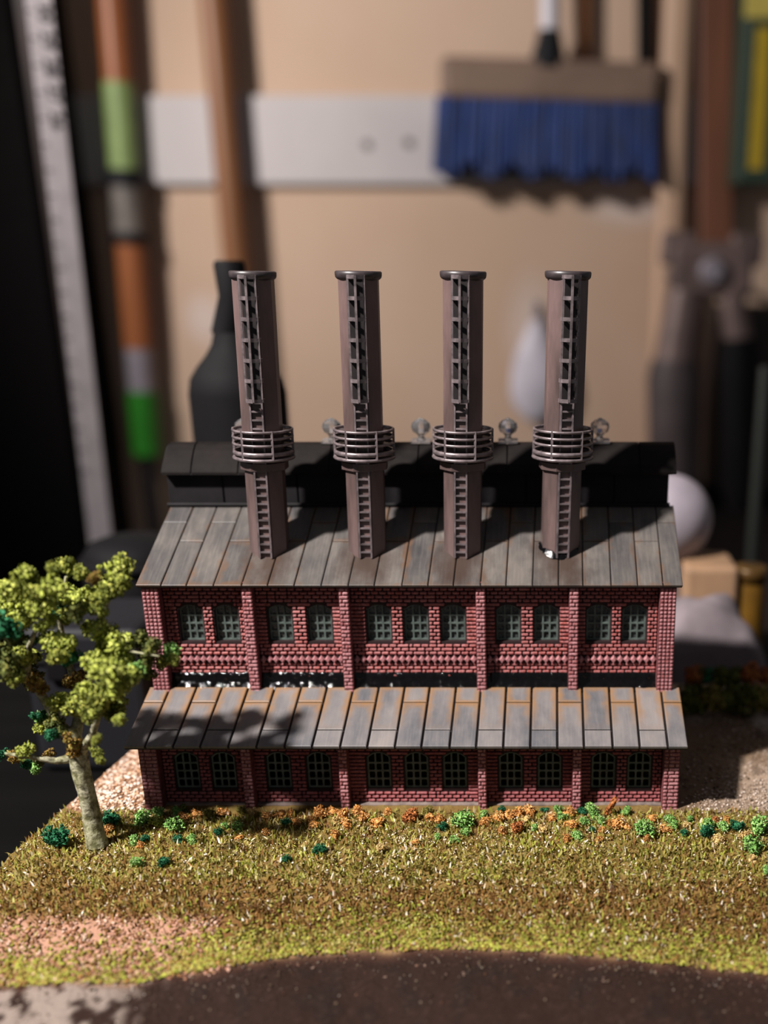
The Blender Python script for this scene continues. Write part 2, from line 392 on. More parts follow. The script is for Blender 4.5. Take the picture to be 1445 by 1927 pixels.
def openings(us, vt, vb, wpx, Y):
    out = []
    for u in us:
        x = X_(u, (vt+vb)/2, Y); s = mpp((x, Y, Z_((vt+vb)/2, Y)))
        out.append((x, Z_(vb, Y), Z_(vt, Y), wpx*s))
    return out
OL = openings(WL, 1415.5, 1483.5, 44.5, YL); OU = openings(WU, 1138, 1207, 45, YU)
def wall_with_holes(name, x0, x1, z0, z1, Y, thick, ops, mat):
    m = MB(); ops = sorted(ops); xs = x0
    zmid0 = min(o[1] for o in ops)-0.001; zmid1 = max(o[2] for o in ops)+0.001
    def q(a, b, c, d): m.add([(a, Y, c), (b, Y, c), (b, Y, d), (a, Y, d)], [(0, 1, 2, 3)])
    q(x0, x1, z0, zmid0); q(x0, x1, zmid1, z1)
    for (cx, a, b, w_) in ops:
        l_, r_ = cx-w_/2-0.0008, cx+w_/2+0.0008
        q(xs, l_, zmid0, zmid1); xs = r_
        out = arch(cx, a, b, w_); cz = (zmid0+zmid1)/2
        inner = out; n = len(inner); outer = []
        for (x, z) in inner:
            dx, dz = x-cx, z-cz
            s = min((r_-cx)/abs(dx) if abs(dx) > 1e-9 else 1e9, ((zmid1-cz)/abs(dz)) if abs(dz) > 1e-9 else 1e9); outer.append((cx+dx*s, cz+dz*s))
        vs = [(x, Y, z) for x, z in inner] + [(x, Y, z) for x, z in outer] + [(x, Y+thick, z) for x, z in inner]
        fs = [(k, n+k, n+(k+1) % n, (k+1) % n) for k in range(n)] + [(k, (k+1) % n, 2*n+(k+1) % n, 2*n+k) for k in range(n)]
        m.add(vs, fs)
        # the corners that the radial faces leave open
        for sx in (l_, r_):
            for sz in (zmid0, zmid1):
                pr = sorted(outer, key=lambda p: (p[0]-sx)**2+(p[1]-sz)**2)
                e1 = min((p for p in outer if abs(p[0]-sx) < 1e-7), key=lambda p: abs(p[1]-sz), default=None)
                e2 = min((p for p in outer if abs(p[1]-sz) < 1e-7), key=lambda p: abs(p[0]-sx), default=None)
                if e1 and e2: m.add([(sx, Y, sz), (e1[0], Y, e1[1]), (e2[0], Y, e2[1])], [(0, 1, 2)])
    q(xs, x1, zmid0, zmid1)
    return m.build(name, mat, fac)
lw = wall_with_holes('lower_wall', lowx[0]+0.001, lowx[1]-0.001, -0.004, ZLT, YL, 0.004, OL, M['mortar'])
uw = wall_with_holes('upper_wall', upx[0]+0.001, upx[1]-0.001, ZUB-0.003, ZUT, YU, 0.004, OU, M['mortar'])

# bricks: one rounded slab shape, scaled to each brick
def brick_verts(x0, x1, z0, z1, Y, proud):
    g = 0.00027; x0 += g; x1 -= g; z0 += g; z1 -= g; c = min(0.00035, (x1-x0)*.3); b = 0.0004
    o = [(x0+c, z0), (x1-c, z0), (x1, z0+c), (x1, z1-c), (x1-c, z1), (x0+c, z1), (x0, z1-c), (x0, z0+c)]
    i = [(min(max(x, x0+b), x1-b), min(max(z, z0+b), z1-b)) for x, z in o]
    vs = [(x, Y+0.0002, z) for x, z in o] + [(x, Y-proud*0.6, z) for x, z in o] + [(x, Y-proud, z) for x, z in i]
    return vs
BF = [(k, (k+1) % 8, 8+(k+1) % 8, 8+k) for k in range(8)] + [(8+k, 8+(k+1) % 8, 16+(k+1) % 8, 16+k) for k in range(8)] + [tuple(range(16, 24))]
CH, BL = 0.00186, 0.0038
def spans_at(z0, z1, x0, x1, ops):
    cuts = []
    for (cx, a, b, w_) in ops:
        if z1 > a - 0.0003 and z0 < b:
            hw = w_/2 + 0.0004; h = w_*0.24
            if z0 > b-h*0.55: hw *= 0.62
            cuts.append((cx-hw, cx+hw))
    out = []; x = x0
    for a, b in sorted(cuts):
        if a > x: out.append((x, a))
        x = max(x, b)
    if x1 > x: out.append((x, x1))
    return out
def lay(pils, ops, zb, zt, skip=()):
    out = []
    for bay in range(len(pils)-1):
        x0, x1 = pils[bay][1], pils[bay+1][0]; row = 0; z = zb
        while z + CH <= zt:
            if not any(a < z+CH/2 < b for a, b in skip):
                off = (row % 2)*BL/2
                for sx0, sx1 in spans_at(z, z+CH, x0, x1, ops):
                    if 0.0045 < sx1-sx0 < 0.0085:                      # piers between windows: alternating closers
                        cut = sx0+(sx1-sx0)*(0.36 if row % 2 else 0.64)
                        out.append((sx0, cut, z, z+CH)); out.append((cut, sx1, z, z+CH)); continue
                    k = math.floor((sx0-x0-off)/BL); x = sx0
                    while x < sx1-0.0004:
                        nx = x0+off+(k+1)*BL
                        if random.random() < 0.04: nx += BL/2
                        if nx > sx1-0.0011: nx = sx1
                        if nx-x > 0.0007: out.append((x, nx, z, z+CH))
                        x = nx; k += 1
            z += CH; row += 1
    return out
lower_bricks = lay(pil_lo, OL, -0.0013, ZLT)
ZD0, ZD1 = Z_(1247.5, YU), Z_(1231, YU)
upper_bricks = lay(pil_up, OU, ZUB, ZUT, skip=[(ZD0, ZD1)])
full = [b for b in lower_bricks if b[1]-b[0] > 0.0033 and b[1]-b[0] < 0.0042]
full.sort(key=lambda b: (b[2] > 0.0105, b[2]))
single = set(full[:300])
random.seed(3)
proto = {}
for b in single:
    wq = round((b[1]-b[0])*1e5)
    if wq not in proto:
        ww = b[1]-b[0]; mm = MB(); mm.add(brick_verts(-ww/2, ww/2, -CH/2, CH/2, 0, 0.0007), BF); me = mm.mesh('brick'); me.materials.append(M['brick_lo']); proto[wq] = me
    o = bpy.data.objects.new('brick', proto[wq]); COL.objects.link(o); o.parent = lw
    o.matrix_parent_inverse = Matrix.Identity(4); o.location = ((b[0]+b[1])/2, YL - random.uniform(0, 0.00015), (b[2]+b[3])/2)
    o.rotation_euler = (0, random.uniform(-0.02, 0.02), 0)
lw.matrix_parent_inverse = Matrix.Translation(-Vector(fac.location))
def brickwork(lst, Y, mat, name='brickwork'):
    m = MB()
    for b in lst: m.add(brick_verts(*b, Y, 0.0008 + random.uniform(-0.0001, 0.0002)), BF)
    o = m.build(name, mat, fac); o['kind'] = 'stuff'; return o
brickwork([b for b in lower_bricks if b not in single], YL, M['brick_lo'])
brickwork(upper_bricks, YU, M['brick'])
# the row of diamond bricks
me = None
for i in range(5):
    x0, x1 = pil_up[i][1], pil_up[i+1][0]; n = round((x1-x0)/0.00305); s = (x1-x0)/n; zc = (ZD0+ZD1)/2
    if me is None:
        m = MB(); hw, hh, pr = 0.00158, 0.0021, 0.0021
        vs = [(0, .0003, -hh), (hw, .0003, 0), (0, .0003, hh), (-hw, .0003, 0), (0, -pr*.6, -hh), (hw, -pr*.6, 0), (0, -pr*.6, hh), (-hw, -pr*.6, 0), (0, -pr, -hh*.5), (hw*.5, -pr, 0), (0, -pr, hh*.5), (-hw*.5, -pr, 0)]
        m.add(vs, [(k, (k+1) % 4, 4+(k+1) % 4, 4+k) for k in range(4)] + [(4+k, 4+(k+1) % 4, 8+(k+1) % 4, 8+k) for k in range(4)] + [(8, 9, 10, 11)])
        me = m.mesh('diamond_brick'); me.materials.append(M['brick_pil'])
    for k in range(n):
        o = bpy.data.objects.new('diamond_brick', me); COL.objects.link(o); o.parent = uw; o.location = (x0+s*(k+.5), YU, zc)
# pilasters
pb = []
def pilasters(pils, z0, z1, Yf, Yw):
    for i, (a, b) in enumerate(pils):
        m = MB(); m.box((a, Yf, z0), (b, Yw+0.001, z1)); p = m.build('pilaster', M['mortar_pil'], fac)
        corner = i in (0, 5); m = MB(); z = z0+0.0005; row = 0
        nc = 4 if corner and Yf > 0.01 else (2 if not corner else 3)
        while z+CH < z1:
            if corner and Yf > 0.01: xs = [a+(b-a)*k/nc for k in range(nc+1)]
            elif corner: xs = [a, a+(b-a)*(0.33 if row % 2 else 0.6), b] if row % 2 else [a, a+(b-a)*0.28, a+(b-a)*0.7, b]
            else: xs = [a, b] if row % 3 == 2 else [a, a+(b-a)*(0.36 if row % 2 else 0.64), b]
            for c0, c1 in zip(xs, xs[1:]):
                m.add(brick_verts(c0, c1, z, z+CH, Yf, 0.00045), BF)
            z += CH; row += 1
        o = m.build('pilaster_brickwork', M['brick_pil'] if Yf > 0.01 else M['brick_pil'], p); o['kind'] = 'stuff'
pilasters(pil_lo, -0.0036, ZLT, YLP, YL); pilasters(pil_up, ZUB-0.003, ZUT, YUP, YU)
# windows: barred frame with a sheet of glass behind
def window(op, Y, mat, hazy):
    cx, a, b, w_ = op; n = 9
    out = arch(cx, a+0.0001, b-0.0001, w_-0.0002, n); fr = 0.00085
    inn = arch(cx, a+fr, b-fr, w_-2*fr, n); dp = 0.0009; N = len(out); m = MB()
    vs = [(x, Y, z) for x, z in out]+[(x, Y, z) for x, z in inn]+[(x, Y+dp, z) for x, z in inn]
    m.add(vs, [(k, (k+1) % N, N+(k+1) % N, N+k) for k in range(N)]+[(N+k, N+(k+1) % N, 2*N+(k+1) % N, 2*N+k) for k in range(N)])
    bw = 0.00075; wi = w_-2*fr; hi = b-a-2*fr; h = wi*0.24; r = (wi*wi/4+h*h)/(2*h)
    for k in (1, 2):
        x = cx-wi/2+wi*k/3; zt = b-fr-r+math.sqrt(r*r-(x-cx)**2); m.box((x-bw/2, Y+0.00005, a+fr*.5), (x+bw/2, Y+dp, zt+fr*.5))
    zz = [a+fr+(hi-wi*0.10)*q for q in (0.235, 0.49, 0.745)]
    for z in zz: m.box((cx-wi/2-fr*.4, Y+0.0001, z-bw/2), (cx+wi/2+fr*.4, Y+dp*.95, z+bw/2))
    # soft corners of the cast openings
    cells_x = [cx-wi/2, cx-wi/6, cx+wi/6, cx+wi/2]; cells_z = [a+fr]+zz
    for i in range(3):
        for jz in range(3):
            for sx, x in ((1, cells_x[i]+bw/2*(i > 0)), (-1, cells_x[i+1]-bw/2*(i < 2))):
                for sz, z in ((1, cells_z[jz]+bw/2*(jz > 0)), (-1, cells_z[jz+1]-bw/2)):
                    q = 0.00052; m.add([(x, Y+.0002, z), (x+sx*q, Y+.0002, z), (x, Y+.0002, z+sz*q)], [(0, 1, 2)])
    wd = m.build('window', mat, fac)
    g = MB(); gp = arch(cx, a, b, w_, n); Yg = Y+dp+0.0002
    g.add([(x, Yg, z) for x, z in gp]+[(x, Yg+0.0004, z) for x, z in gp], [tuple(range(N-1, -1, -1))[::-1], tuple(range(N, 2*N))[::-1]]+[(k, N+k, N+(k+1) % N, (k+1) % N) for k in range(N)])
    g.build('pane', M['haze'] if hazy else M['glass'], wd)
for op in OL: window(op, YL+0.0009, M['lattice'], False)
for op in OU: window(op, YU+0.0022, M['lattice'], True)
# plinth, side and back walls, floor of the model
m = MB(); m.box((lowx[0]+0.001, 0.0032, -0.006), (lowx[1]-0.001, 0.0095, -0.0013)); bevel(m.build('plinth', M['plinth'], fac), 0.0004)
YB = 0.158
RI = Z_(952, 0.0832)
m = MB()
for x, xl in ((upx[0], lowx[0]), (upx[1], lowx[1])):
    sg = 1 if x == upx[0] else -1
    pts = [(YLP+.0005, -0.004), (YU, -0.004), (YU, ZUB), (YLP+.0005, 0.0325)]
    m.add([(xl+sg*0.0008, y, z) for y, z in pts], [(0, 1, 2, 3)])
    pts = [(YUP+.0005, -0.004), (YB, -0.004), (YB, 0.0965), (0.0955, RI-0.002), (YUP+.0005, 0.0965)]
    m.add([(x+sg*0.0008, y, z) for y, z in pts], [(0, 1, 2, 3, 4)])
m.build('side_wall', M['side'], fac)
m = MB(); m.box((upx[0], YB-0.002, -0.004), (upx[1], YB, 0.0965)); m.build('rear_wall', M['side'], fac)
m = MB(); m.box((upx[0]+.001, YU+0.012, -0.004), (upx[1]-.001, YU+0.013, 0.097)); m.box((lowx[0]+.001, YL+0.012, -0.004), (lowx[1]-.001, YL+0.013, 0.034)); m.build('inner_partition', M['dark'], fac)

# ---- sheet roofs
def slope_roof(name, eaveY, eaveV, eu, topY, topV, tu, seams_u, j_hi, j_lo, mat, gap, thick):
    E0, E1 = atY(eu[0], eaveV, eaveY), atY(eu[1], eaveV, eaveY); T0_, T1_ = atY(tu[0], topV, topY), atY(tu[1], topV, topY)
    nrm = (E1-E0).cross(T0_-E0).normalized()
    if nrm.z < 0: nrm = -nrm
    def P(s, q): return (E0.lerp(E1, s)).lerp(T0_.lerp(T1_, s), q)
    m = MB(); a = [P(0.001, 0.004), P(0.999, 0.004), P(0.999, 1), P(0.001, 1)]
    up = [p - nrm*thick*0.75 for p in a]; dn = [p - nrm*(thick+0.0008) for p in a]
    m.add(up+dn, [(0, 1, 2, 3), (7, 6, 5, 4), (0, 4, 5, 1), (1, 5, 6, 2), (2, 6, 7, 3), (3, 7, 4, 0)])
    slab = m.build(name, M['seam'], fac)
    ss = [0.0]+[(u-eu[0])/(eu[1]-eu[0]) for u in seams_u]+[1.0]
    def q_of(v):                                              # how far up the slope a picture height lies
        lo_, hi_ = 0.0, 1.0
        for _ in range(40):
            mid = (lo_+hi_)/2
            if proj(P(0.5, mid))[1] > v: lo_ = mid
            else: hi_ = mid
        return lo_
    qh, ql = q_of(j_hi), q_of(j_lo)
    W = (E1-E0).length; Lh = (P(.5, 1)-P(.5, 0)).length
    xax = (E1-E0).normalized(); yax = nrm.cross(xax)
    for i in range(len(ss)-1):
        qj = qh if i % 2 == 0 else ql
        g = gap/W/2
        for q0, q1 in ((0.0, qj-gap*0.35/Lh), (qj+gap*0.35/Lh, 1.0)):
            s0 = ss[i]+(g if i else 0); s1 = ss[i+1]-(g if i < len(ss)-2 else 0)
            c = [P(s0, q0), P(s1, q0), P(s1, q1), P(s0, q1)]
            org = (c[0]+c[2])/2; jt = random.uniform(-0.00008, 0.00012)
            def loc(p, h): d = p-org; return (d.dot(xax), d.dot(yax), d.dot(nrm)+h)
            b = 0.00035; ctr = Vector((0, 0, 0)); m = MB()
            top = [Vector(loc(p, jt)) for p in c]; mid = [Vector(loc(p, jt-0.00025)) for p in c]; bot = [Vector(loc(p, -thick)) for p in c]
            cx_ = sum((p for p in top), Vector())/4; ins = []
            for p in top:
                d = p-cx_; ins.append(Vector((p.x-math.copysign(b, d.x), p.y-math.copysign(b, d.y), p.z)))
            m.add(ins+mid+bot, [(0, 1, 2, 3)]+[(4+k, 4+(k+1) % 4, (k+1) % 4, k) for k in range(4)]+[(8+k, 8+(k+1) % 4, 4+(k+1) % 4, 4+k) for k in range(4)]+[(11, 10, 9, 8)])
            o = bpy.data.objects.new('roof_panel', m.mesh('roof_panel')); o.data.materials.append(mat); COL.objects.link(o); o.parent = slab
            R = Matrix((xax, yax, nrm)).transposed().to_4x4(); o.matrix_local = Matrix.Translation(org) @ R
    return slab, P, nrm
SLO = [272, 325, 376, 429, 482, 535, 587, 640, 691, 743, 793, 846, 896, 947, 998, 1049, 1099, 1153, 1204, 1257]
SUP = [302, 350, 401, 454, 503, 553, 604, 655, 704, 756, 805, 853, 904, 952, 1002, 1051, 1097, 1150, 1200, 1248]
lo_slab, PLo, nLo = slope_roof('lower_roof', -0.008, 1404, (232, 1294), 0.0335, 1293, (283, 1278), SLO, 1321, 1373, M['roof_lo'], 0.0011, 0.0014)
up_slab, PUp, nUp = slope_roof('upper_roof', 0.029, 1101, (255, 1285), 0.084, 951, (322, 1267), SUP, 983, 1018, M['roof_up'], 0.00055, 0.001)
fl = (0.0955*2-0.029, PUp(0, 0).z)
m = MB(); a, b = PUp(0, 1), PUp(1, 1); e0, e1 = PUp(0, 0), PUp(1, 0)
pts = [(a.x, 0.107, a.z), (b.x, 0.107, b.z), (e1.x, fl[0], fl[1]), (e0.x, fl[0], fl[1])]
m.add(pts+[(x, y, z-0.0016) for x, y, z in pts], [(0, 1, 2, 3), (7, 6, 5, 4), (0, 4, 5, 1), (1, 5, 6, 2), (2, 6, 7, 3), (3, 7, 4, 0)])
m.build('rear_roof', M['roof_up'], fac)
# flashing of black tar between lower roof and upper wall, one strip to each bay
for i in range(5):
    x0, x1 = pil_up[i][1]+0.0002, pil_up[i+1][0]-0.0002; n = 40; prof = [(YU-0.0004, 0.0527), (YU-0.0012, 0.0524), (YU-0.0014, 0.0500), (YU-0.0016, 0.0480), (YU-0.0030, 0.0469), (YU-0.0034, 0.0455), (YU-0.0058, 0.0446)]
    vs = []; fs = []; kq = len(prof)
    for k in range(n+1):
        x = x0+(x1-x0)*k/n
        for q, (y, z) in enumerate(prof):
            a_ = noise.noise((x*420, q*2.1, i))*0.0013*(0.3 if q in (0, kq-1) else 1)
            vs.append((x, y+a_, z+a_*0.8+noise.noise((x*900, q*1.7, 5))*0.0007))
    for k in range(n):
        for q in range(kq-1): fs.append((k*kq+q, k*kq+q+1, (k+1)*kq+q+1, (k+1)*kq+q))
    m = MB(); m.add(vs, fs, True); m.build('flashing', M['tar'], fac)
# ---- clerestory
YC = 0.0838
cz0, cz1 = Z_(956, YC), Z_(886, YC)
cxa, cxb = X_(315, 920, YC), X_(1259, 920, YC); YCB = 0.1072
m = MB(); m.box((cxa+0.0004, YC+0.0006, cz0-0.004), (cxb-0.0004, YCB, cz1+0.001)); cw = m.build('clerestory_wall', M['dark'], fac)
seams = [cxa]+[X_(u, 915, YC) for u in (420, 560, 700, 845, 990, 1155)]+[cxb]
for a, b in zip(seams, seams[1:]):
    m = MB(); m.box((a+0.0004, YC-0.0002, cz0+0.0016), (b-0.0004, YC+0.001, cz1+0.001)); bevel(m.build('wall_panel', M['black_wall'], cw), 0.0003)
m = MB(); m.tube([(cxa-0.0004, YC-0.0008, cz0+0.0018), (cxb+0.0004, YC-0.0008, cz0+0.0018)], [0.0011, 0.0011], 10); m.build('ledge', M['black_wall'], cw)
cpr = [(0.0792, Z_(889, 0.0792)), (0.0815, 0.1441), (0.0845, 0.1470), (0.088, 0.1500), (0.0915, 0.1522), (0.0955, 0.1530), (0.0995, 0.1522), (0.103, 0.1500), (0.1065, 0.1470), (0.1095, 0.1441), (0.1118, 0.1412)]
m = MB(); m.add([(cxa-0.0006, y, z-0.0012) for y, z in cpr]+[(cxb+0.0006, y, z-0.0012) for y, z in cpr], [(k, 11+k, 12+k, k+1) for k in range(10)]+[tuple(range(11)), tuple(range(21, 10, -1))]); cr = m.build('clerestory_roof', M['dark'], fac)
crs = [X_(302, 886, 0.0792)]+[X_(u, 880, 0.082) for u in (361, 449, 620, 786, 954, 1100, 1204)]+[X_(1273, 886, 0.0792)]
for i, (a, b) in enumerate(zip(crs, crs[1:])):
    a += 0.00035 if i else 0; b -= 0.00035 if i < len(crs)-2 else 0; n = len(cpr)
    inn = [(y, z-0.0011) for y, z in cpr]
    aa = [a + (0.0018*min(k, 10-k)/5 if i == 0 else 0) for k in range(n)]
    vs = [(aa[k], y, z) for k, (y, z) in enumerate(cpr)]+[(b, y, z) for y, z in cpr]+[(aa[k], y, z) for k, (y, z) in enumerate(inn)]+[(b, y, z) for y, z in inn]
    fs = [(k, n+k, n+k+1, k+1) for k in range(n-1)]+[(2*n+k+1, 3*n+k+1, 3*n+k, 2*n+k) for k in range(n-1)]
    fs += [(k+1, 2*n+k+1, 2*n+k, k) for k in range(n-1)]+[(n+k, 3*n+k, 3*n+k+1, n+k+1) for k in range(n-1)]+[(0, 2*n, 3*n, n), (n-1, 2*n-1, 4*n-1, 3*n-1)]
    m = MB(); m.add(vs, fs); m.build('roof_panel', M['black_sheet'], cr)
# ---- clear plastic ventilators on the ridge
vent0 = None
for u in (462, 626, 793, 956, 1128):
    p = atY(u, 838, 0.0955); s = mpp(p)
    if vent0 is None:
        m = MB(); z = 0.0
        m.lathe([(0.0014, 0.0004), (0.0019, 0.0012), (0.0012, 0.0026), (0.0016, 0.0034), (0.0034, 0.0046), (0.0040, 0.0066), (0.0036, 0.0084), (0.0020, 0.0098), (0.0004, 0.0106)], n=8, smooth=False)
        m.add(*(lambda w_, h: ([(-w_, -w_, 0), (w_, -w_, 0), (w_, w_, 0), (-w_, w_, 0), (-w_, -w_, h), (w_, -w_, h), (w_, w_, h), (-w_, w_, h)], [(0, 3, 2, 1), (4, 5, 6, 7), (0, 1, 5, 4), (1, 2, 6, 5), (2, 3, 7, 6), (3, 0, 4, 7)]))(0.0040, 0.0012))
        vent0 = m.mesh('roof_ventilator'); vent0.materials.append(M['clear'])
    o = bpy.data.objects.new('roof_ventilator', vent0); COL.objects.link(o); o.parent = fac; o.matrix_parent_inverse = Matrix.Translation(-Vector(fac.location)); o['label'] = 'clear plastic ridge ventilator'
    o.location = (p.x, 0.0955, 0.1528); o.scale = (1.2, 1.2, 1.12)

# ---- chimneys: built once about their own axis, z = 0 at the foot
ZF = 0.104; ap = 0.0086; OCT = PI/8; cR = ap/math.cos(PI/8)
def z(Z): return Z-ZF
FY = -ap                                                       # the flat that carries the ladder
c0 = MB(); c0.lathe([(cR, 0.0), (cR, z(0.2312))], n=8, smooth=False, rot=OCT); ch = c0.build('chimney', M['chimney'])
kids = []
def kid(m, name, mat, bv=0):
    o = m.build(name, mat); o.parent = ch; kids.append(o)
    if bv: bevel(o, bv)
    return o
m = MB(); m.lathe([(0.0078, z(0.2285)), (0.0096, z(0.2297)), (0.0101, z(0.2303)), (0.0103, z(0.2313)), (0.0103, z(0.2324)), (0.0098, z(0.2329)), (0.0070, z(0.2329)), (0.0068, z(0.2300))], n=32); kid(m, 'cap', M['soot'])
k2 = 0.01025/math.cos(PI/8); m = MB(); m.lathe([(cR*.98, z(0.1466)), (k2, z(0.1468)), (k2, z(0.1502)), (cR*.98, z(0.1506))], n=8, smooth=False, rot=OCT); kid(m, 'collar', M['chimney'])
m = MB(); m.lathe([(0.008, z(0.1512)), (0.0139, z(0.1514)), (0.0143, z(0.1518)), (0.0143, z(0.1524)), (0.0139, z(0.1528)), (0.008, z(0.1530))], n=40); kid(m, 'platform', M['iron'])
def ringp(m, r, a, b, th): m.lathe([(r-th, a), (r, a), (r+0.00015, (a+b)/2), (r, b), (r-th, b), (r-th, a)], n=40)
m = MB(); ringp(m, 0.0139, z(0.1537), z(0.1556), 0.001)
for q in (0.1592, 0.1622, 0.1652): ringp(m, 0.0139, z(q-0.0011), z(q), 0.0009)
for a in range(6):
    an = math.radians(30+60*a+90+0); x, y = 0.0136*math.cos(an), 0.0136*math.sin(an); m.bar((x, y, z(0.1526)), (x, y, z(0.1653)), 0.0010, 0.0010)
kid(m, 'railing', M['iron'])
m = MB(); lwid = 0.0027
for sx in (-1, 1): m.bar((sx*lwid, FY-0.0007, z(0.1062)), (sx*lwid, FY-0.0007, z(0.1780)), 0.00075, 0.0014)
q = z(0.1090)
while q < z(0.1775):
    m.bar((-lwid, FY-0.0008, q), (lwid, FY-0.0008, q), 0.0009, 0.0008); q += 0.0038
kid(m, 'ladder', M['iron'])
m = MB(); hz = [z(0.1785+0.00868*k) for k in range(7)]
m.box((-0.0034, FY-0.0003, hz[0]), (0.0034, FY+0.0002, hz[-1])); o = kid(m, 'cage_dark_strip', M['seam']); m = MB()  # thin dark strip laid on the shaft to blacken the cage cells
arc = [(-0.0036, FY-0.0002), (-0.0035, FY-0.0030), (0.0, FY-0.0052), (0.0035, FY-0.0030), (0.0036, FY-0.0002)]
for h in hz:
    for (x0_, y0_), (x1_, y1_) in zip(arc, arc[1:]): m.bar((x0_, y0_, h), (x1_, y1_, h), 0.0010, 0.0016)
for (x_, y_), t_ in zip(arc[1:4], (0.0009, 0.0010, 0.0009)): m.bar((x_, y_, hz[0]-.0004), (x_, y_, hz[-1]+.0004), t_, t_)
kid(m, 'ladder_cage', M['iron'])
bases = [508, 692, 871, 1053]; tops = [475, 674, 871.5, 1069]; rots = [0, 2, -3, 7]
for i in range(4):
    Bp = atY(bases[i], 1030, 0.0555); Tp = atY(tops[i], 512, 0.0555); Bp.z = ZF; dx = Tp.x-Bp.x
    dx *= (0.2325-ZF)/(Tp.z-ZF)
    tilt = math.atan2(Tp.x-X_(bases[i], 1030, 0.0555), Tp.z-Z_(1030, 0.0555))
    foot_x = X_(bases[i], 1030, 0.0555) - (Z_(1030, 0.0555)-ZF)*math.tan(tilt)
    r = ch if i == 0 else ch.copy()
    if i: COL.objects.link(r)
    r.parent = fac; r.matrix_parent_inverse = Matrix.Translation(-Vector(fac.location))
    r.location = (foot_x, 0.0555, ZF); r.rotation_euler = (0, tilt, math.radians(rots[i]))
    if i:
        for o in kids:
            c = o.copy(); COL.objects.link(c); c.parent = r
    if i == 3:                                           # tar smeared round the foot
        m = MB(); n = 26; vs = []; fs = []
        for k in range(n):
            a_ = PI*(0.95+1.1*k/(n-1)) if i == 3 else PI*(1.0+0.45*k/(n-1)); y = math.sin(a_); sl = (PUp(.5, 1).z-PUp(.5, 0).z)/(0.084-0.029)
            wob = 1+0.08*noise.noise((k*0.6, i, 3)); hgt = (0.0040 if i == 3 else 0.0016)*(0.75+0.3*noise.noise((k*.45, 2, i)))*max(0.15, math.sin(PI*k/(n-1)))
            for (rr_, dz_) in ((1.10*wob, 0.0000), (1.04*wob, 0.0006), (0.985, hgt), (0.95, hgt)):
                x_, y_ = cR*rr_*math.cos(a_), cR*rr_*y
                zr = PUp(.5, 0).z + (0.0555+y_-0.029)*sl; vs.append((x_, y_, zr-ZF+dz_))
        for k in range(n-1):
            for q_ in range(3): fs.append((k*4+q_, k*4+q_+1, (k+1)*4+q_+1, (k+1)*4+q_))
        m.add(vs, fs, True); o = m.build('tar_seal', M['tar']); o.parent = r

# ------------------------------------------------------------------ foam clumps
def clump_mesh(seed, key, flat=1.0, n=430, coarse=0.0):
    rg = np.random.RandomState(seed); m = bmesh.new(); bmesh.ops.create_icosphere(m, subdivisions=2, radius=0.46)
    for v in m.verts: v.co *= 1+0.45*noise.noise(v.co*2.2+Vector((seed, 0, 0)))
    V = [tuple(v.co) for v in m.verts]; F = [[v.index for v in f.verts] for f in m.faces]; m.free()
    V = np.array(V)[np.array(F).ravel()]; F = np.arange(len(V)).reshape(-1, 3); V = V*rg.uniform(0.9, 1.1, (len(F), 1)).repeat(3, 0)
    lob = rg.normal(size=(7, 3)); lob /= np.linalg.norm(lob, axis=1)[:, None]; lob *= rg.uniform(0.35, 0.62, (7, 1)); lr = rg.uniform(0.34, 0.52, 7)
    k = rg.randint(0, 7, n); d = rg.normal(size=(n, 3)); d /= np.linalg.norm(d, axis=1)[:, None]
    p = lob[k] + d*lr[k][:, None]*rg.uniform(0.75, 1.12, (n, 1))
    a = rg.normal(size=(n, 3)); a /= np.linalg.norm(a, axis=1)[:, None]; b = np.cross(a, d + 0.6*rg.normal(size=(n, 3))); b /= np.linalg.norm(b, axis=1)[:, None]
    s = rg.uniform(0.07, 0.19, (n, 1))*(1+coarse)
    c = np.cross(a, b)
    q0 = p-a*s; q1 = p+b*s*0.7+c*s*.3; q2 = p+a*s*1.1; q3 = p-b*s*0.7+c*s*.5; base = len(V)
    V2 = np.stack([q0, q1, q2, q3], 1).reshape(-1, 3); I = base+np.arange(n)*4
    F2 = np.concatenate([np.stack([I, I+1, I+2], -1), np.stack([I, I+2, I+3], -1), np.stack([I+1, I+3, I+2], -1)])
    V = np.concatenate([V, V2])*np.array([1, 1, flat]); F = np.concatenate([F, F2])
    me = np_mesh('foam_clump', V, F); me.materials.append(FOAM[key]); return me
CM = {}
def clump(key, i, flat=1.0):
    kk = (key, i % 3, flat)
    if kk not in CM: CM[kk] = clump_mesh(11*(i % 3)+hash_key(key), key, flat)
    return CM[kk]
def hash_key(k): return sum(ord(c) for c in k) % 97

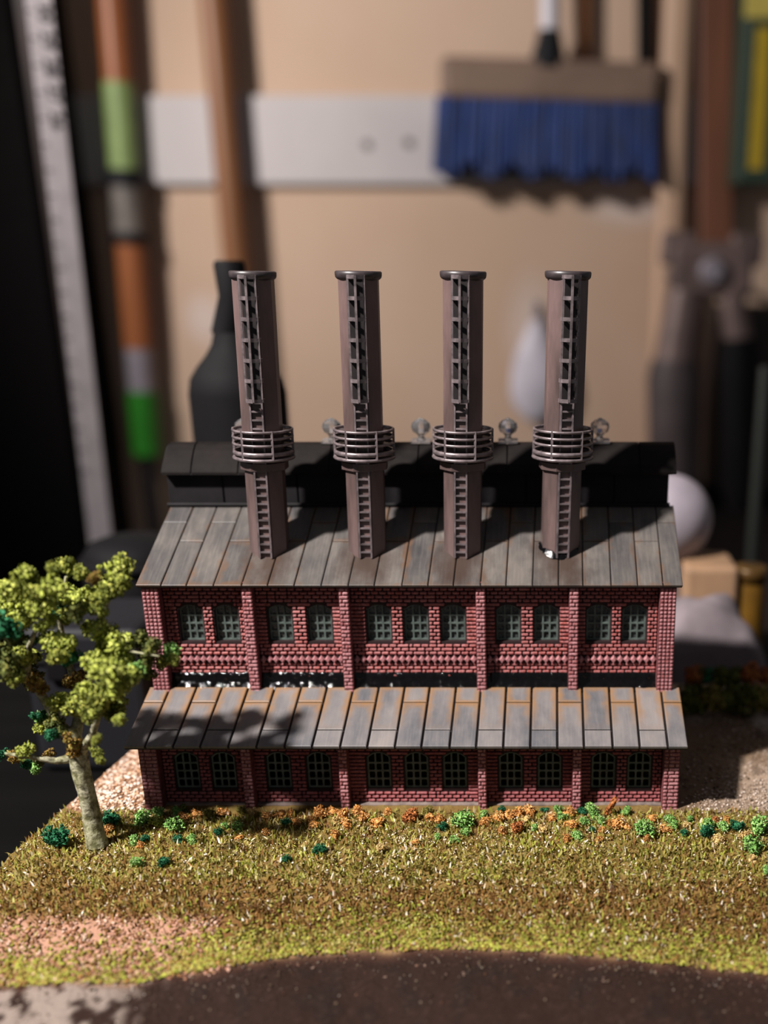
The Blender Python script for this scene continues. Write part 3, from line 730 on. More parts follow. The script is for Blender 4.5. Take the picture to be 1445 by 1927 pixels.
# ------------------------------------------------------------------ the tree
YT = -0.036
tb = ground_at(182, 1586); tree = empty('model_tree', (float(tb[0]), float(tb[1]), float(tb[2])))
tag(tree, 'model tree with yellow-green foam foliage and mottled grey trunk left of the factory', 'tree')
def tp(u, v, dy=0.0): return atY(u, v, YT+dy)
def tpath(pts, rs):
    return [tp(*p) for p in pts], [r*mpp(tp(*p)) for p, r in zip(pts, rs)]
m = MB(); pts, rs = tpath([(184, 1592, -.001), (178, 1562), (170, 1525), (163, 1490), (154, 1455), (146, 1420), (138, 1392), (134, 1370)], [20, 17.5, 16.5, 16.5, 17.5, 19, 16, 11])
m.tube(pts, rs, 14, wob=0.14); m.build('trunk', M['bark'], tree)
for bp, br_ in [([(148, 1425), (172, 1385, -.004), (185, 1345, -.008), (200, 1300, -.01), (215, 1260, -.012), (240, 1225, -.01), (300, 1235, -.012)], [11, 8, 6, 4.5, 3.5, 2.6, 1.6]),
                ([(138, 1395), (110, 1360, .004), (80, 1310, .006), (45, 1265, .006), (10, 1200, .004)], [13, 10, 8, 6, 4]),
                ([(140, 1400), (150, 1340, .008), (140, 1280, .012), (120, 1220, .012), (110, 1150, .01), (125, 1085, .01)], [12, 9, 7, 6, 5, 3]),
                ([(150, 1330, .008), (180, 1250, .006), (190, 1170, .006), (215, 1090, .006)], [8, 6, 5, 3]),
                ([(145, 1425), (105, 1432, -.004), (60, 1425, -.006), (10, 1418, -.006)], [11, 6, 5, 3]),
                ([(52, 1262, .006), (55, 1215, .002), (70, 1180, 0), (92, 1182, 0)], [6, 5, 4, 3])]:
    m = MB(); pts, rs = tpath(bp, br_); m.tube(pts, rs, 8, wob=0.2); m.build('branch', M['bark'], tree)
TC = [(215,1078,26,'leaf'),(232,1060,17,'mid'),(196,1102,26,'leaf'),(228,1096,22,'mid'),(178,1088,14,'brown'),(122,1064,20,'mid'),(150,1078,16,'mid'),(100,1072,13,'mid'),
 (22,1108,27,'leaf'),(46,1082,20,'leaf'),(38,1130,32,'leaf'),(70,1112,24,'mid'),(98,1108,24,'leaf'),(120,1122,27,'leaf'),(150,1124,24,'leaf'),(172,1132,26,'leaf'),(196,1124,20,'mid'),
 (78,1142,26,'leaf'),(108,1150,20,'teal'),(42,1166,24,'leaf'),(10,1142,26,'leaf'),(150,1152,20,'dark'),(186,1148,16,'leaf'),(92,1168,16,'leaf'),(128,1160,20,'mid'),(-14,1120,30,'leaf'),(-20,1165,30,'mid'),
 (2,1182,28,'teal'),(20,1212,32,'dark'),(46,1238,28,'mid'),(14,1250,26,'dark'),(52,1270,26,'dark'),(72,1285,20,'brown'),(-10,1235,30,'dark'),(60,1206,12,'teal'),(28,1275,18,'mid'),
 (110,1215,28,'leaf'),(92,1202,16,'mid'),(128,1202,18,'leaf'),(136,1240,16,'teal'),(112,1240,18,'mid'),(74,1178,12,'leaf'),
 (186,1186,24,'leaf'),(210,1196,19,'mid'),(166,1182,14,'mid'),(224,1212,24,'leaf'),(200,1224,22,'leaf'),(236,1242,24,'leaf'),(180,1250,26,'leaf'),(206,1266,30,'leaf'),(238,1272,24,'leaf'),(256,1262,16,'green'),(222,1300,22,'leaf'),
 (266,1202,20,'dark'),(284,1216,21,'dark'),(276,1246,19,'dark'),(280,1268,14,'dark'),(322,1226,17,'green'),(312,1246,15,'mid'),(330,1240,12,'leaf'),
 (150,1276,17,'brown'),(130,1284,12,'brown'),(165,1300,26,'leaf'),(190,1312,28,'mid'),(214,1322,24,'mid'),(122,1318,20,'leaf'),(102,1322,16,'leaf'),(146,1338,22,'mid'),(172,1342,20,'mid'),(226,1355,12,'leaf'),(204,1345,16,'dark'),
 (84,1352,18,'green'),(106,1358,20,'dark'),(72,1348,13,'teal'),(96,1386,14,'teal'),(74,1372,12,'leaf'),(120,1376,14,'dark'),(184,1392,13,'mid'),(181,1418,12,'mid'),(188,1434,9,'mid'),
 (46,1412,17,'leaf'),(28,1424,13,'brown'),(54,1436,15,'teal'),(76,1432,11,'dark'),(68,1444,12,'green'),(4,1420,13,'teal'),(140,1406,17,'brown'),(128,1388,12,'brown'),(92,1418,11,'brown')]
rgt = random.Random(5)
for i, (u, v, r, key) in enumerate(TC):
    dy = rgt.uniform(-0.014, 0.012); dy = dy-0.016 if (150 < u < 275 and 1235 < v < 1360) or (v > 1380 and 110 < u < 200) else dy; p = tp(u, v, dy); s = r*mpp(p)*1.3
    o = bpy.data.objects.new('foliage_clump', clump(key, i)); COL.objects.link(o); o.parent = tree; o.matrix_parent_inverse = Matrix.Translation(-Vector(tree.location))
    o.location = p; o.scale = (s, s, s*0.95); o.rotation_euler = (rgt.uniform(-.6, .6), rgt.uniform(-.6, .6), rgt.uniform(0, 6.28))

# ------------------------------------------------------------------ little foam bushes on the lawn
BUSH = [(107,1577,24,'teal','broad teal foam bush left of the tree trunk'),(208,1540,19,'teal','dark teal foam bush right of the tree trunk against the gravel'),(207,1558,12,'orange','orange foam tuft leaning on the teal bush by the trunk'),
 (269,1538,18,'green','pale green foam bush between the tree and the factory corner'),(295,1546,14,'leaf','yellow-green foam bush at the left factory corner'),(329,1550,18,'green','bright green foam bush below the leftmost factory window'),
 (259,1622,12,'green','pale green foam tuft on open grass, right of the tree'),(311,1620,12,'teal','dark teal tuft alone on the grass right of the tree foot'),(603,1597,12,'teal','teal foam tuft beside a dry pale stalk on the lawn'),
 (872,1540,20,'green','largest green foam bush in the middle of the factory front'),(1150,1524,14,'rust','rusty brown foam sprig leaning against the brick wall'),(1214,1557,20,'green','wide light green bush before the right factory corner'),
 (1427,1552,21,'green','upper one of two big green bushes at the lawn end'),(1415,1588,19,'green','lower one of two big green bushes at the lawn end'),(1404,1570,13,'pale','cream foam tuft wedged between two big green bushes'),
 (1345,1543,8,'rust','red-orange foam tuft among green bushes beyond the factory corner'),(1414,1615,10,'pale','cream foam tuft alone below the big green bushes'),(772,1533,16,'rust','dark orange foam bush under the middle windows'),(977,1556,14,'rust','flat brown-orange foam bush lying out from the wall'),
 (1387,1552,13,'teal','dark teal foam bush beside the tall green bush beyond the corner'),(1331,1564,14,'teal','broad teal foam bush in the patch beyond the factory corner'),
 (254,1580,12,'green',0),(263,1590,8,'orange',0),(274,1578,9,'teal',0),(337,1578,10,'teal',0),(334,1526,10,'green',0),(349,1536,9,'orange',0),(354,1512,11,'dark',0),(299,1526,11,'green',0),
 (345,1534,9,'orange',0),(367,1530,12,'orange',0),(395,1531,11,'olive',0),(420,1528,11,'orange',0),(473,1526,10,'pale',0),(455,1524,9,'olive',0),(504,1534,10,'orange',0),(529,1531,11,'orange',0),(547,1529,9,'orange',0),(559,1544,10,'orange',0),(584,1539,11,'orange',0),
 (601,1527,13,'orange',0),(594,1552,11,'orange',0),(626,1526,12,'orange',0),(649,1531,12,'orange',0),(651,1549,11,'orange',0),(631,1543,10,'pale',0),(674,1524,12,'orange',0),(411,1565,9,'teal',0),(423,1553,8,'green',0),(447,1554,12,'green',0),(361,1579,10,'green',0),
 (451,1574,8,'orange',0),(499,1565,8,'orange',0),(537,1547,9,'teal',0),(539,1616,9,'teal',0),(631,1570,10,'orange',0),(685,1536,12,'orange',0),(711,1546,14,'orange',0),(731,1527,9,'orange',0),(803,1522,9,'olive',0),(811,1536,11,'orange',0),(827,1540,9,'orange',0),
 (832,1555,10,'teal',0),(823,1574,8,'green',0),(876,1565,10,'green',0),(855,1580,9,'green',0),(911,1532,10,'green',0),(911,1546,10,'orange',0),(935,1537,12,'orange',0),(953,1533,12,'orange',0),(977,1528,13,'orange',0),(995,1525,12,'orange',0),(990,1541,10,'pale',0),(945,1563,9,'orange',0),
 (977,1515,8,'green',0),(943,1519,8,'teal',0),(1024,1524,8,'teal',0),(1038,1538,10,'orange',0),(1022,1559,11,'pale',0),(1006,1557,9,'green',0),(719,1594,10,'pale',0),(782,1582,8,'orange',0),(1050,1513,10,'green',0),(1057,1536,9,'green',0),(1076,1547,13,'orange',0),(1071,1527,11,'orange',0),(1095,1526,9,'teal',0),
 (1111,1516,12,'green',0),(1118,1531,11,'green',0),(1100,1544,10,'green',0),(1130,1544,10,'green',0),(1134,1562,8,'orange',0),(1160,1547,14,'orange',0),(1177,1555,9,'orange',0),(1179,1526,10,'green',0),(1114,1561,7,'teal',0),(1086,1571,11,'green',0),(1067,1577,9,'orange',0),(1127,1578,9,'orange',0),
 (1226,1537,10,'orange',0),(1219,1577,8,'orange',0),(1252,1559,11,'orange',0),(1259,1540,10,'green',0),(1268,1553,11,'green',0),(1294,1553,9,'pale',0),(1288,1567,8,'teal',0),(1298,1540,8,'green',0),(1330,1550,12,'green',0),(1361,1554,12,'green',0),(1368,1542,8,'orange',0),(1351,1580,11,'pale',0),(1441,1636,10,'green',0)]
FOAM['rust'] = foam('foam_rust', [(124, 66, 30), (160, 92, 44), (180, 110, 58), (196, 132, 78)])
GL = {'orange': 'small orange foam bush in the strip along the factory foot', 'green': 'small green foam bush in the strip along the factory foot', 'teal': 'small dark teal foam tuft scattered before the factory',
      'pale': 'small cream or yellowish foam tuft before the factory wall', 'olive': 'small olive foam tuft close to the brick wall foot', 'dark': 'dark green foam tuft at the wall under the leftmost window'}
loose = []
for i, (u, v, r, key, lab) in enumerate(BUSH):
    X, Y, Zg = (float(q) for q in ground_at(u, v+r*0.75)); Y = min(Y, -0.0042)
    s = r*mpp((X, Y, Zg))*1.34
    o = bpy.data.objects.new('foam_bush', clump(key, i, 0.85)); COL.objects.link(o)
    o.location = (X, Y, Zg+s*0.52); o.scale = (s, s*0.9, s); o.rotation_euler = (rgt.uniform(-.2, .2), rgt.uniform(-.2, .2), rgt.uniform(0, 6.28))
    if lab and 'sprig' in lab: o.scale = (s*0.45, s*0.5, s*1.6); o.rotation_euler = (0, 0.5, 0); o.location.z += s*.6
    o['category'] = 'bush'
    if lab: o['label'] = lab
    else: loose.append((o, u, v, key))
# a label for each of the many small ones: colour, the window it lies below, how far out, and its place among its like
ORD = ['first', 'second', 'third', 'fourth', 'fifth', 'sixth', 'seventh', 'eighth', 'ninth', 'tenth', 'eleventh']
buckets = {}
for o, u, v, key in loose:
    k = min(range(11), key=lambda q: abs(WL[q]-u))
    where = 'left of the factory corner' if u < 262 else 'beyond the right corner' if u > 1284 else 'under %s lower window' % ORD[k]
    row = 'by the wall' if v < 1534 else 'in mid strip' if v < 1552 else 'on open grass'
    buckets.setdefault((key, where, row), []).append((u, o))
CN = {'orange': 'orange foam bush', 'green': 'light green foam bush', 'teal': 'dark teal foam tuft', 'pale': 'cream-yellow foam tuft', 'olive': 'olive foam tuft', 'dark': 'dark green foam tuft'}
for (key, where, row), lst in buckets.items():
    lst.sort(key=lambda q: q[0]); n_ = len(lst)
    pos = {1: [''], 2: ['left one of two ', 'right one of two '], 3: ['leftmost of three ', 'middle of three ', 'rightmost of three ']}.get(n_, ['%s from left of %d ' % (ORD[q], n_) for q in range(n_)])
    for (u_, o), p_ in zip(lst, pos):
        o['label'] = (p_ + ('small ' if n_ == 1 else '') + CN[key] + ' ' + row + ' ' + where).strip(); o['group'] = CN[key] + ' scatter along the factory'
# hedge at the rear edge of the base, right of the factory
HED = [(1288,1292,24,'dark'),(1312,1300,26,'dark'),(1340,1290,24,'olive'),(1368,1302,26,'dark'),(1398,1288,24,'dark'),(1424,1300,25,'olive'),(1452,1290,26,'dark'),(1480,1298,26,'dark'),(1300,1272,14,'rust'),(1322,1276,14,'teal'),(1352,1274,14,'dark'),(1404,1268,13,'rust'),(1382,1276,13,'dark'),(1438,1274,15,'rust')]
for i, (u, v, r, key) in enumerate(HED):
    X, Y, Zg = (float(q) for q in ground_at(u, 1344 if r > 20 else 1330)); s = 26*mpp((X, Y, 0))*1.35*(1 if r > 20 else 0.75)
    o = bpy.data.objects.new('hedge_bush', clump(key, i)); COL.objects.link(o); Zc = atY(u, v, Y).z
    o.location = (X, Y, s*0.7 if r > 20 else max(Zc, s*0.7)); o.scale = (s, s, s if r > 20 else s); o.rotation_euler = (rgt.uniform(-.4, .4), 0, rgt.uniform(0, 6.28))
    front = [q for q in HED if q[2] > 20]; small = [q for q in HED if q[2] <= 20]
    lab = ('dark foam hedge bush behind the gravel yard, %s from the factory' % ORD[sorted(front).index((u, v, r, key))]) if r > 20 else ('small %s foam tuft on top of the rear hedge, %s from the factory' % ({'rust': 'rusty', 'teal': 'teal', 'dark': 'dark green'}[key], ORD[sorted(small).index((u, v, r, key))]))
    tag(o, lab, 'bush', 'hedge behind the factory')

# ------------------------------------------------------------------ static grass, flock, gravel
rs = np.random.RandomState(21)
def palette(cs): return np.array([lin(c)[:3] for c in cs])
PAL = {'olive': palette([(126, 110, 50), (144, 130, 64), (112, 96, 44), (140, 138, 68), (158, 146, 88)]),
       'brown': palette([(108, 76, 38), (128, 90, 46), (88, 58, 32), (142, 106, 58), (118, 98, 44)]),
       'yellow': palette([(138, 142, 52), (156, 156, 66), (120, 124, 44), (130, 114, 52)]),
       'pink': palette([(168, 126, 106), (150, 106, 84), (190, 156, 138), (126, 84, 58)]),
       'white': palette([(226, 214, 196), (208, 190, 160)])}  # white: glints of glue painted as pale blades and specks
def choose(names, probs, n):
    out = np.empty((n, 3)); k = rs.choice(len(names), n, p=probs)
    for i, nm in enumerate(names):
        q = k == i; out[q] = PAL[nm][rs.randint(0, len(PAL[nm]), q.sum())]
    return out*rs.uniform(0.8, 1.15, (n, 1))
def nz(u, v, s, seed): return smooth_noise(u, v, s, seed)
N = 104000
u = rs.uniform(-260, 2360, N); v = rs.uniform(1512, 1850, N)
X, Y, Z = ground_at(u, v); a1 = nz(u, v, 70, 4); a2 = nz(u, v, 22, 5)
ft = foot(u)+10*a1
keep = (v < ft-rs.uniform(0, 10, N)) & (X > edge_x(Y)+0.0005) & ((Y < -0.0035) | (X > lowx[1]+0.003) | ((X < lowx[0]-0.004))) & (X < 0.265)
keep &= ~((v < 1527+12*a2) & ((u < 275) | (u > 1275)))
bare = (u < 420+80*a1) & (v > 1728+10*a2) & (rs.rand(N) < 0.80)
keep &= ~bare; keep &= ~((a2 > 0.42) & (rs.rand(N) < 0.5))
u, v, X, Y, Z, a1, a2 = (q[keep] for q in (u, v, X, Y, Z, a1, a2)); N = len(u)
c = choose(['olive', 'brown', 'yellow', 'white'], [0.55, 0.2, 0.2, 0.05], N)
br_zone = (v+35*a1+12*a2) > 1655; q = br_zone & ((foot(u)-v) > 40); c[q] = choose(['olive', 'brown', 'yellow', 'white'], [0.18, 0.68, 0.10, 0.04], q.sum())
yz = ((foot(u)-v) < 62+20*a1) & (a2+0.5*a1 > -0.12); c[yz] = choose(['olive', 'brown', 'yellow', 'white'], [0.2, 0.16, 0.6, 0.04], yz.sum())
yz2 = (a1 > 0.15) & (v < 1660) & (u > 350); c[yz2] = choose(['olive', 'brown', 'yellow', 'white'], [0.4, 0.08, 0.46, 0.06], yz2.sum())
h = rs.uniform(0.0016, 0.0042, N)*np.where(yz, 0.7, 1.0); ang = rs.uniform(0, 2*PI, N); lean = rs.uniform(0.1, 1.3, N)
wd = rs.uniform(0.00028, 0.0006, N)*np.where(yz, 1.5, 1.0)
dx, dy = np.cos(ang)*np.sin(lean), np.sin(ang)*np.sin(lean); dz = np.cos(lean)
pa = rs.uniform(0, PI, N); sx, sy = np.cos(pa)*wd, np.sin(pa)*wd*0.6
B = np.stack([X, Y, Z-0.0002], -1); D = np.stack([dx, dy, dz], -1)*h[:, None]; W = np.stack([sx, sy, 0*sx], -1)
bend = np.stack([0*h, 0*h, -0.25*h*np.sin(lean)], -1)
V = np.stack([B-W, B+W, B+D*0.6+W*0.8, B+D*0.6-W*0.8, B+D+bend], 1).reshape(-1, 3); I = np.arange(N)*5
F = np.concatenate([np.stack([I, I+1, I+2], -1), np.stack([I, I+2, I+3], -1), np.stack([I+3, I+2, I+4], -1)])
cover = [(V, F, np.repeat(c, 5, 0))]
def chips(name, u, v, sz, c, label, mat='chips', lift=0.3, flat=0.6, join=False):
    n = len(u); X, Y, Z = ground_at(u, v); d = rs.normal(size=(n, 6, 3)); 
    base = np.array([[1, 0, 0], [-1, 0, 0], [0, 1, 0], [0, -1, 0], [0, 0, 1], [0, 0, -1]], float)
    V = base[None]*rs.uniform(0.55, 1.3, (n, 6, 1)) + 0.18*d; V[:, :, 2] *= flat; V[:, :, 0] *= rs.uniform(0.7, 1.5, (n, 1))
    an = rs.uniform(0, 2*PI, n); ca, sa = np.cos(an)[:, None], np.sin(an)[:, None]
    V = np.stack([V[..., 0]*ca-V[..., 1]*sa, V[..., 0]*sa+V[..., 1]*ca, V[..., 2]], -1)*sz[:, None, None]
    V = V + np.stack([X, Y, Z+sz*lift], -1)[:, None]; I = np.arange(n)*6
    F = np.concatenate([np.stack([I+a, I+b, I+e], -1) for a, b, e in ((0,2,4),(2,1,4),(1,3,4),(3,0,4),(2,0,5),(1,2,5),(3,1,5),(0,3,5))])
    if join: cover.append((V.reshape(-1, 3), F, np.repeat(c, 6, 0))); return
    o = link(name, np_mesh(name, V.reshape(-1, 3), F, np.repeat(c, 6, 0)), M[mat]); return tag(o, label, kind='stuff')
# pale gravel yard left of the factory
n = 5200; u = rs.uniform(40, 420, n); v = 1395+rs.uniform(0, 1, n)**0.9*135; X, Y, Z = ground_at(u, v); k = (X > edge_x(Y)+0.001) & (X < lowx[0]-0.0005) & (v < 1524+8*rs.normal(size=n)); u, v = u[k], v[k]
PAL['gravel'] = palette([(214, 192, 174), (200, 168, 146), (222, 206, 194), (180, 140, 108), (196, 176, 160), (150, 112, 82)])
chips('gravel', u, v, rs.uniform(0.0005, 0.0014, len(u)), choose(['gravel'], [1], len(u)), 'pale beige stone chips in the yard left of the factory')
n = 6500; u = rs.uniform(1240, 1800, n); v = rs.uniform(1340, 1530, n); X, Y, Z = ground_at(u, v); a1 = nz(u, v, 45, 8); k = (X > lowx[1]+0.001) & (X < 0.26) & (Y < 0.125) & (a1 + 0.004*(v-1430)+0.003*(u-1380) > rs.uniform(-0.9, 0.4, n)); u, v = u[k], v[k]
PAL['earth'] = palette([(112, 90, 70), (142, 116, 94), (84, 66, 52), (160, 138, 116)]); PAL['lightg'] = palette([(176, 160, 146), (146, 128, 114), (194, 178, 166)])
cc = choose(['earth', 'lightg'], [0.62, 0.38], len(u)); lit_zone = (v > 1440+0.25*(1445-u)) & (rs.rand(len(u)) < 0.55); cc[lit_zone] = choose(['lightg'], [1], lit_zone.sum())  # extra pale chips paint the lit lower right of the yard
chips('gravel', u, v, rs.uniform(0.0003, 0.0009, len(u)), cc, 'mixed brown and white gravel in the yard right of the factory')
# coarse flock and soil crumbs along the foot of the slope
n = 19000; u = rs.uniform(-250, 2300, n); v = foot(u) - rs.gamma(1.6, 17, n) + 4; a1 = nz(u, v, 60, 9); k = (a1+0.7*nz(u, v, 16, 12) > -0.05) | (rs.rand(n) < 0.25); u, v = u[k], v[k]; X, Y, Z = ground_at(u, v); k = (X > edge_x(Y)) & (X < .26); u, v = u[k], v[k]
chips('flock', u, v, rs.uniform(0.0005, 0.0011, len(u)), choose(['yellow', 'olive', 'brown'], [0.42, 0.34, 0.24], len(u)), 'yellow-green turf crumbs along the edge of the dirt road', lift=0.6, join=True)
n = 2600; u = rs.uniform(-200, 440, n); v = rs.uniform(1722, 1845, n); a1 = nz(u, v, 40, 10); k = (a1 > -0.2) & (v < foot(u)+15) & (u < 430+60*a1); u, v = u[k], v[k]; X, Y, Z = ground_at(u, v); k = X > edge_x(Y); u, v = u[k], v[k]
chips('soil_crumbs', u, v, rs.uniform(0.0004, 0.0012, len(u)), choose(['pink', 'brown'], [0.8, 0.2], len(u)), 'pinkish bare soil crumbs at the left foot of the slope')
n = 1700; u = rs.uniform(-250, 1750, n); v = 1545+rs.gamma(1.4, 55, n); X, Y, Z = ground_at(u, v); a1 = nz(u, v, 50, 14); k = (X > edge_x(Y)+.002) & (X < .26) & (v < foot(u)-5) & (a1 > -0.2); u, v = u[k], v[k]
chips('glint_specks', u, v, rs.uniform(0.00025, 0.0005, len(u)), choose(['white'], [1], len(u)), 'scattered pale specks standing for glints in the grass', lift=4.0, flat=1.0, join=True)  # raised pale chips stand in for glints of light on the glue
n = 1100; u = rs.uniform(-250, 1750, n); v = foot(u)+rs.gamma(1.2, 26, n)-2; X, Y, Z = ground_at(u, v); k = (X > edge_x(Y)) & (X < .26) & (v < 2100); u, v = u[k], v[k]
cc = choose(['earth', 'lightg', 'pink'], [0.7, 0.15, 0.15], len(u))*0.35; lft = (u < 260) & (rs.rand(len(u)) < .7); cc[lft] = choose(['lightg'], [1], lft.sum())*0.6
chips('road_grit', u, v, rs.uniform(0.00025, 0.0008, len(u)), cc, 'loose grit on the dark brown dirt road')

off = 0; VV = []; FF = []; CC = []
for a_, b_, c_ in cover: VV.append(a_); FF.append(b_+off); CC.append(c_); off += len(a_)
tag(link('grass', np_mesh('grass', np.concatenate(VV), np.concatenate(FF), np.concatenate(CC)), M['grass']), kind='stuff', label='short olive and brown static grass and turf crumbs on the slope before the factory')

# ------------------------------------------------------------------ things behind the diorama
def post(name, u0, v0, Y, wpx, parent, mat, v1=None, u1=None, zb=None, shape='round', dpx=None, bv=0.0):
    """an upright between two picture heights (or down to zb) at depth Y"""
    p = atY(u0, v0, Y); s = mpp(p)
    q = atY(u1 if u1 is not None else u0, v1, Y) if v1 is not None else Vector((p.x, Y, zb))
    m = MB(); r = wpx*s/2
    if shape == 'round': m.tube([p, q], [r, r], 20)
    else: m.bar(q, p, 2*r, (dpx or wpx)*s, up=(0, 1, 0))
    o = m.build(name, mat, parent)
    if bv: bevel(o, bv)
    return o
M['black'] = plain('matt_black', (11, 10, 12), 0.7, var=0.25, scale=20, spec=0.12)
M['darkgrey'] = plain('dark_grey_plastic', (24, 24, 28), 0.6, var=0.2, scale=10, spec=0.2)
# dark cabinet at the far left
cab = empty('dark_cabinet', (-1.2, 1.5, FLOOR)); tag(cab, 'tall black cabinet side at the far left of the wall', 'cabinet')
xr = X_(40, 0, 1.42)
m = MB(); m.box((-1.7, 1.42, FLOOR), (xr, YW-0.001, 1.3)); bevel(m.build('body', M['black'], cab), 0.006)
m = MB(); m.box((-1.69, 1.40, FLOOR+.05), (xr-0.012, 1.42, 1.28)); bevel(m.build('door', plain('cabinet_door', (13, 11, 11), 0.9, spec=0.05), cab), 0.004)
# yardstick leaning beside it
ys_ = empty('yardstick', (X_(75, 0, 0.72), 0.72, FLOOR)); tag(ys_, 'pale grey metal yardstick with dark numerals standing beside the black cabinet', 'ruler')
M['alu'] = plain('brushed_metal', (186, 176, 178), 0.45, 0.2, var=0.08, scale=40)
pA = atY(73, 6, 0.70); s = mpp(pA); dirx = (atY(188, 1000, 0.70)-pA).normalized(); wS = 50*s
pT = pA - dirx*0.09; pB = pA + dirx*((FLOOR-pA.z)/dirx.z)
m = MB(); m.bar(pB, pT, wS, 0.002, up=(0, 1, 0)); yo = m.build('blade', M['alu'], ys_)
M['ink'] = plain('black_ink', (40, 34, 36), 0.6)
inch = 45.5*s; ax_r = Vector((0, -1, 0)).cross(dirx)
m = MB()
for k in range(-2, 40, 2):
    c_ = pA + dirx*(inch*k*0.5+0.006) + Vector((0, -0.0012, 0)); sd = (-dirx).cross(Vector((0, -1, 0))).normalized()
    L_ = 0.006 if k % 2 == 0 else 0.004; e = c_ - sd*(wS/2); 
    if e.x > c_.x: sd = -sd; e = c_ - sd*(wS/2)
    m.bar(e, e+sd*L_, 0.0006, 0.0006, up=(0, 1, 0))
o = m.build('graduation', M['ink'], yo); o['kind'] = 'stuff'
for k in range(-2, 5):
    tx = bpy.data.curves.new('numeral', 'FONT'); tx.body = str(30-k); tx.size = 0.0155; tx.align_x = 'CENTER'; tx.align_y = 'CENTER'; tx.extrude = 0.0002
    o = bpy.data.objects.new('numeral', tx); COL.objects.link(o); dg = bpy.context.evaluated_depsgraph_get(); me = bpy.data.meshes.new_from_object(o.evaluated_get(dg)); bpy.data.objects.remove(o); me.materials.clear(); me.materials.append(M['ink']); o = bpy.data.objects.new('numeral', me); COL.objects.link(o); o.parent = yo; o.matrix_parent_inverse = ys_.matrix_world.inverted() if False else Matrix.Identity(4)
    c_ = pA + dirx*(inch*(k+0.33)) + Vector((0, -0.0014, 0)) + Vector((0.004, 0, 0))
    o.location = c_; o.rotation_euler = (PI/2, PI/2, 0)
yo.matrix_parent_inverse = Matrix.Translation(-Vector(ys_.location))
# dark stick between cabinet and yardstick
ds = empty('dark_stick', (X_(30, 0, 0.76), 0.76, FLOOR)); tag(ds, 'narrow dark brown stick standing between the yardstick and the cabinet', 'stick')
post('shaft', 36, -60, 0.765, 30, ds, plain('dark_brown', (40, 26, 22), 0.5, scale=20), zb=FLOOR, shape='box', dpx=18)

# garden pole with green sleeves
YP = 1.553
gp = empty('garden_pole', (X_(205, 0, YP), YP, FLOOR)); tag(gp, 'orange garden tool pole with green sleeve and grip beside the yardstick', 'pole')
M['orange_wood'] = plain('orange_handle', (150, 88, 50), 0.4, var=0.15, scale=8, stretch=(4, 4, .5)); M['lime'] = plain('pale_green_sleeve', (126, 146, 88), 0.45, var=0.1); M['grey_cl'] = plain('grey_clamp', (112, 104, 98), 0.5); M['green'] = plain('bright_green_grip', (40, 118, 30), 0.4, var=0.12); M['silver'] = plain('silver_ferrule', (150, 142, 150), 0.35, 0.3, var=0.1)
def pu(v): return 210 + (v)*(276-210)/860
def seg(name, v0, v1, wpx, mat, par=gp, Y=YP, f=pu): return post(name, f(v0), v0, Y, wpx, par, mat, v1=v1, u1=f(v1))
seg('shaft', -80, 158, 54, M['orange_wood']); seg('sleeve', 156, 322, 56, M['lime']); seg('collar', 320, 350, 66, M['darkgrey']); seg('clamp', 348, 440, 58, M['grey_cl']); seg('collar', 438, 458, 64, M['darkgrey'])
seg('shaft', 456, 655, 54, M['orange_wood']); seg('ferrule', 653, 738, 50, M['silver']); seg('grip', 736, 855, 56, M['green'])
post('rod', pu(850), 850, YP, 22, gp, M['darkgrey'], zb=FLOOR)
# wooden handle behind the left chimney
wh = empty('wooden_pole', (X_(400, 0, YP), YP, FLOOR)); tag(wh, 'plain brown wooden tool handle standing between garden pole and left chimney', 'pole')
M['wood'] = plain('oiled_wood', (132, 86, 52), 0.45, var=0.2, scale=7, stretch=(5, 5, .4))
post('shaft', 396, -60, YP, 54, wh, M['wood'], zb=FLOOR)
# black long-necked bottle on the bench behind the first chimney
YK = 0.27; kb = atY(456, 830, YK); zb = -0.0492
bt = empty('black_bottle', (kb.x, YK, zb)); tag(bt, 'matt black spray bottle with tall neck behind the left chimney', 'bottle')
s = mpp(kb); cx0, cx1 = atY(430, 490, YK), atY(456, 760, YK)
m = MB(); m.lathe([(87*s, 0), (89*s, .004), (89*s, Z_(740, YK)-zb), (84*s, Z_(712, YK)-zb), (70*s, Z_(690, YK)-zb), (52*s, Z_(668, YK)-zb), (40*s, Z_(648, YK)-zb), (34*s, Z_(625, YK)-zb)], (kb.x, YK, zb), 32); m.build('body', M['black'], bt)
s2 = mpp(cx0); m = MB(); xk = kb.x-0.002
m.tube([(xk-0.0015, YK, Z_(632, YK)), (cx0.x+0.001, YK, Z_(560, YK)), (cx0.x, YK, Z_(497, YK)), (cx0.x, YK, Z_(490, YK))], [31*s2, 28*s2, 29*s2, 25*s2], 24); m.build('neck', M['black'], bt)
# black round tub and grey case left of the factory
YTb = 0.30; c = atY(262, 1095, YTb)
tb_ = empty('black_tub', (c.x, YTb, zb)); tag(tb_, 'round black tub in the dark behind the tree, left of the factory', 'tub')
s = mpp(c); m = MB(); top = Z_(1010, YTb)
m.lathe([(78*s, zb), (92*s, zb+.02), (98*s, (zb+top)*.5), (95*s, top-0.012), (80*s, top-0.004), (50*s, top), (0.0001, top+0.001)], (c.x, YTb, 0), 36); m.build('body', M['black'], tb_)
m = MB(); m.lathe([(96*s, top-0.020), (101*s, top-0.019), (101*s, top-0.014), (95*s, top-0.013)], (c.x, YTb, 0), 36); m.build('rim', M['black'], tb_)
YG = 0.14; a = atY(30, 1185, YG); b = atY(262, 1185, YG)
gc = empty('grey_case', ((a.x+b.x)/2, YG+0.03, zb)); tag(gc, 'dark grey plastic case lying behind the model tree', 'case')
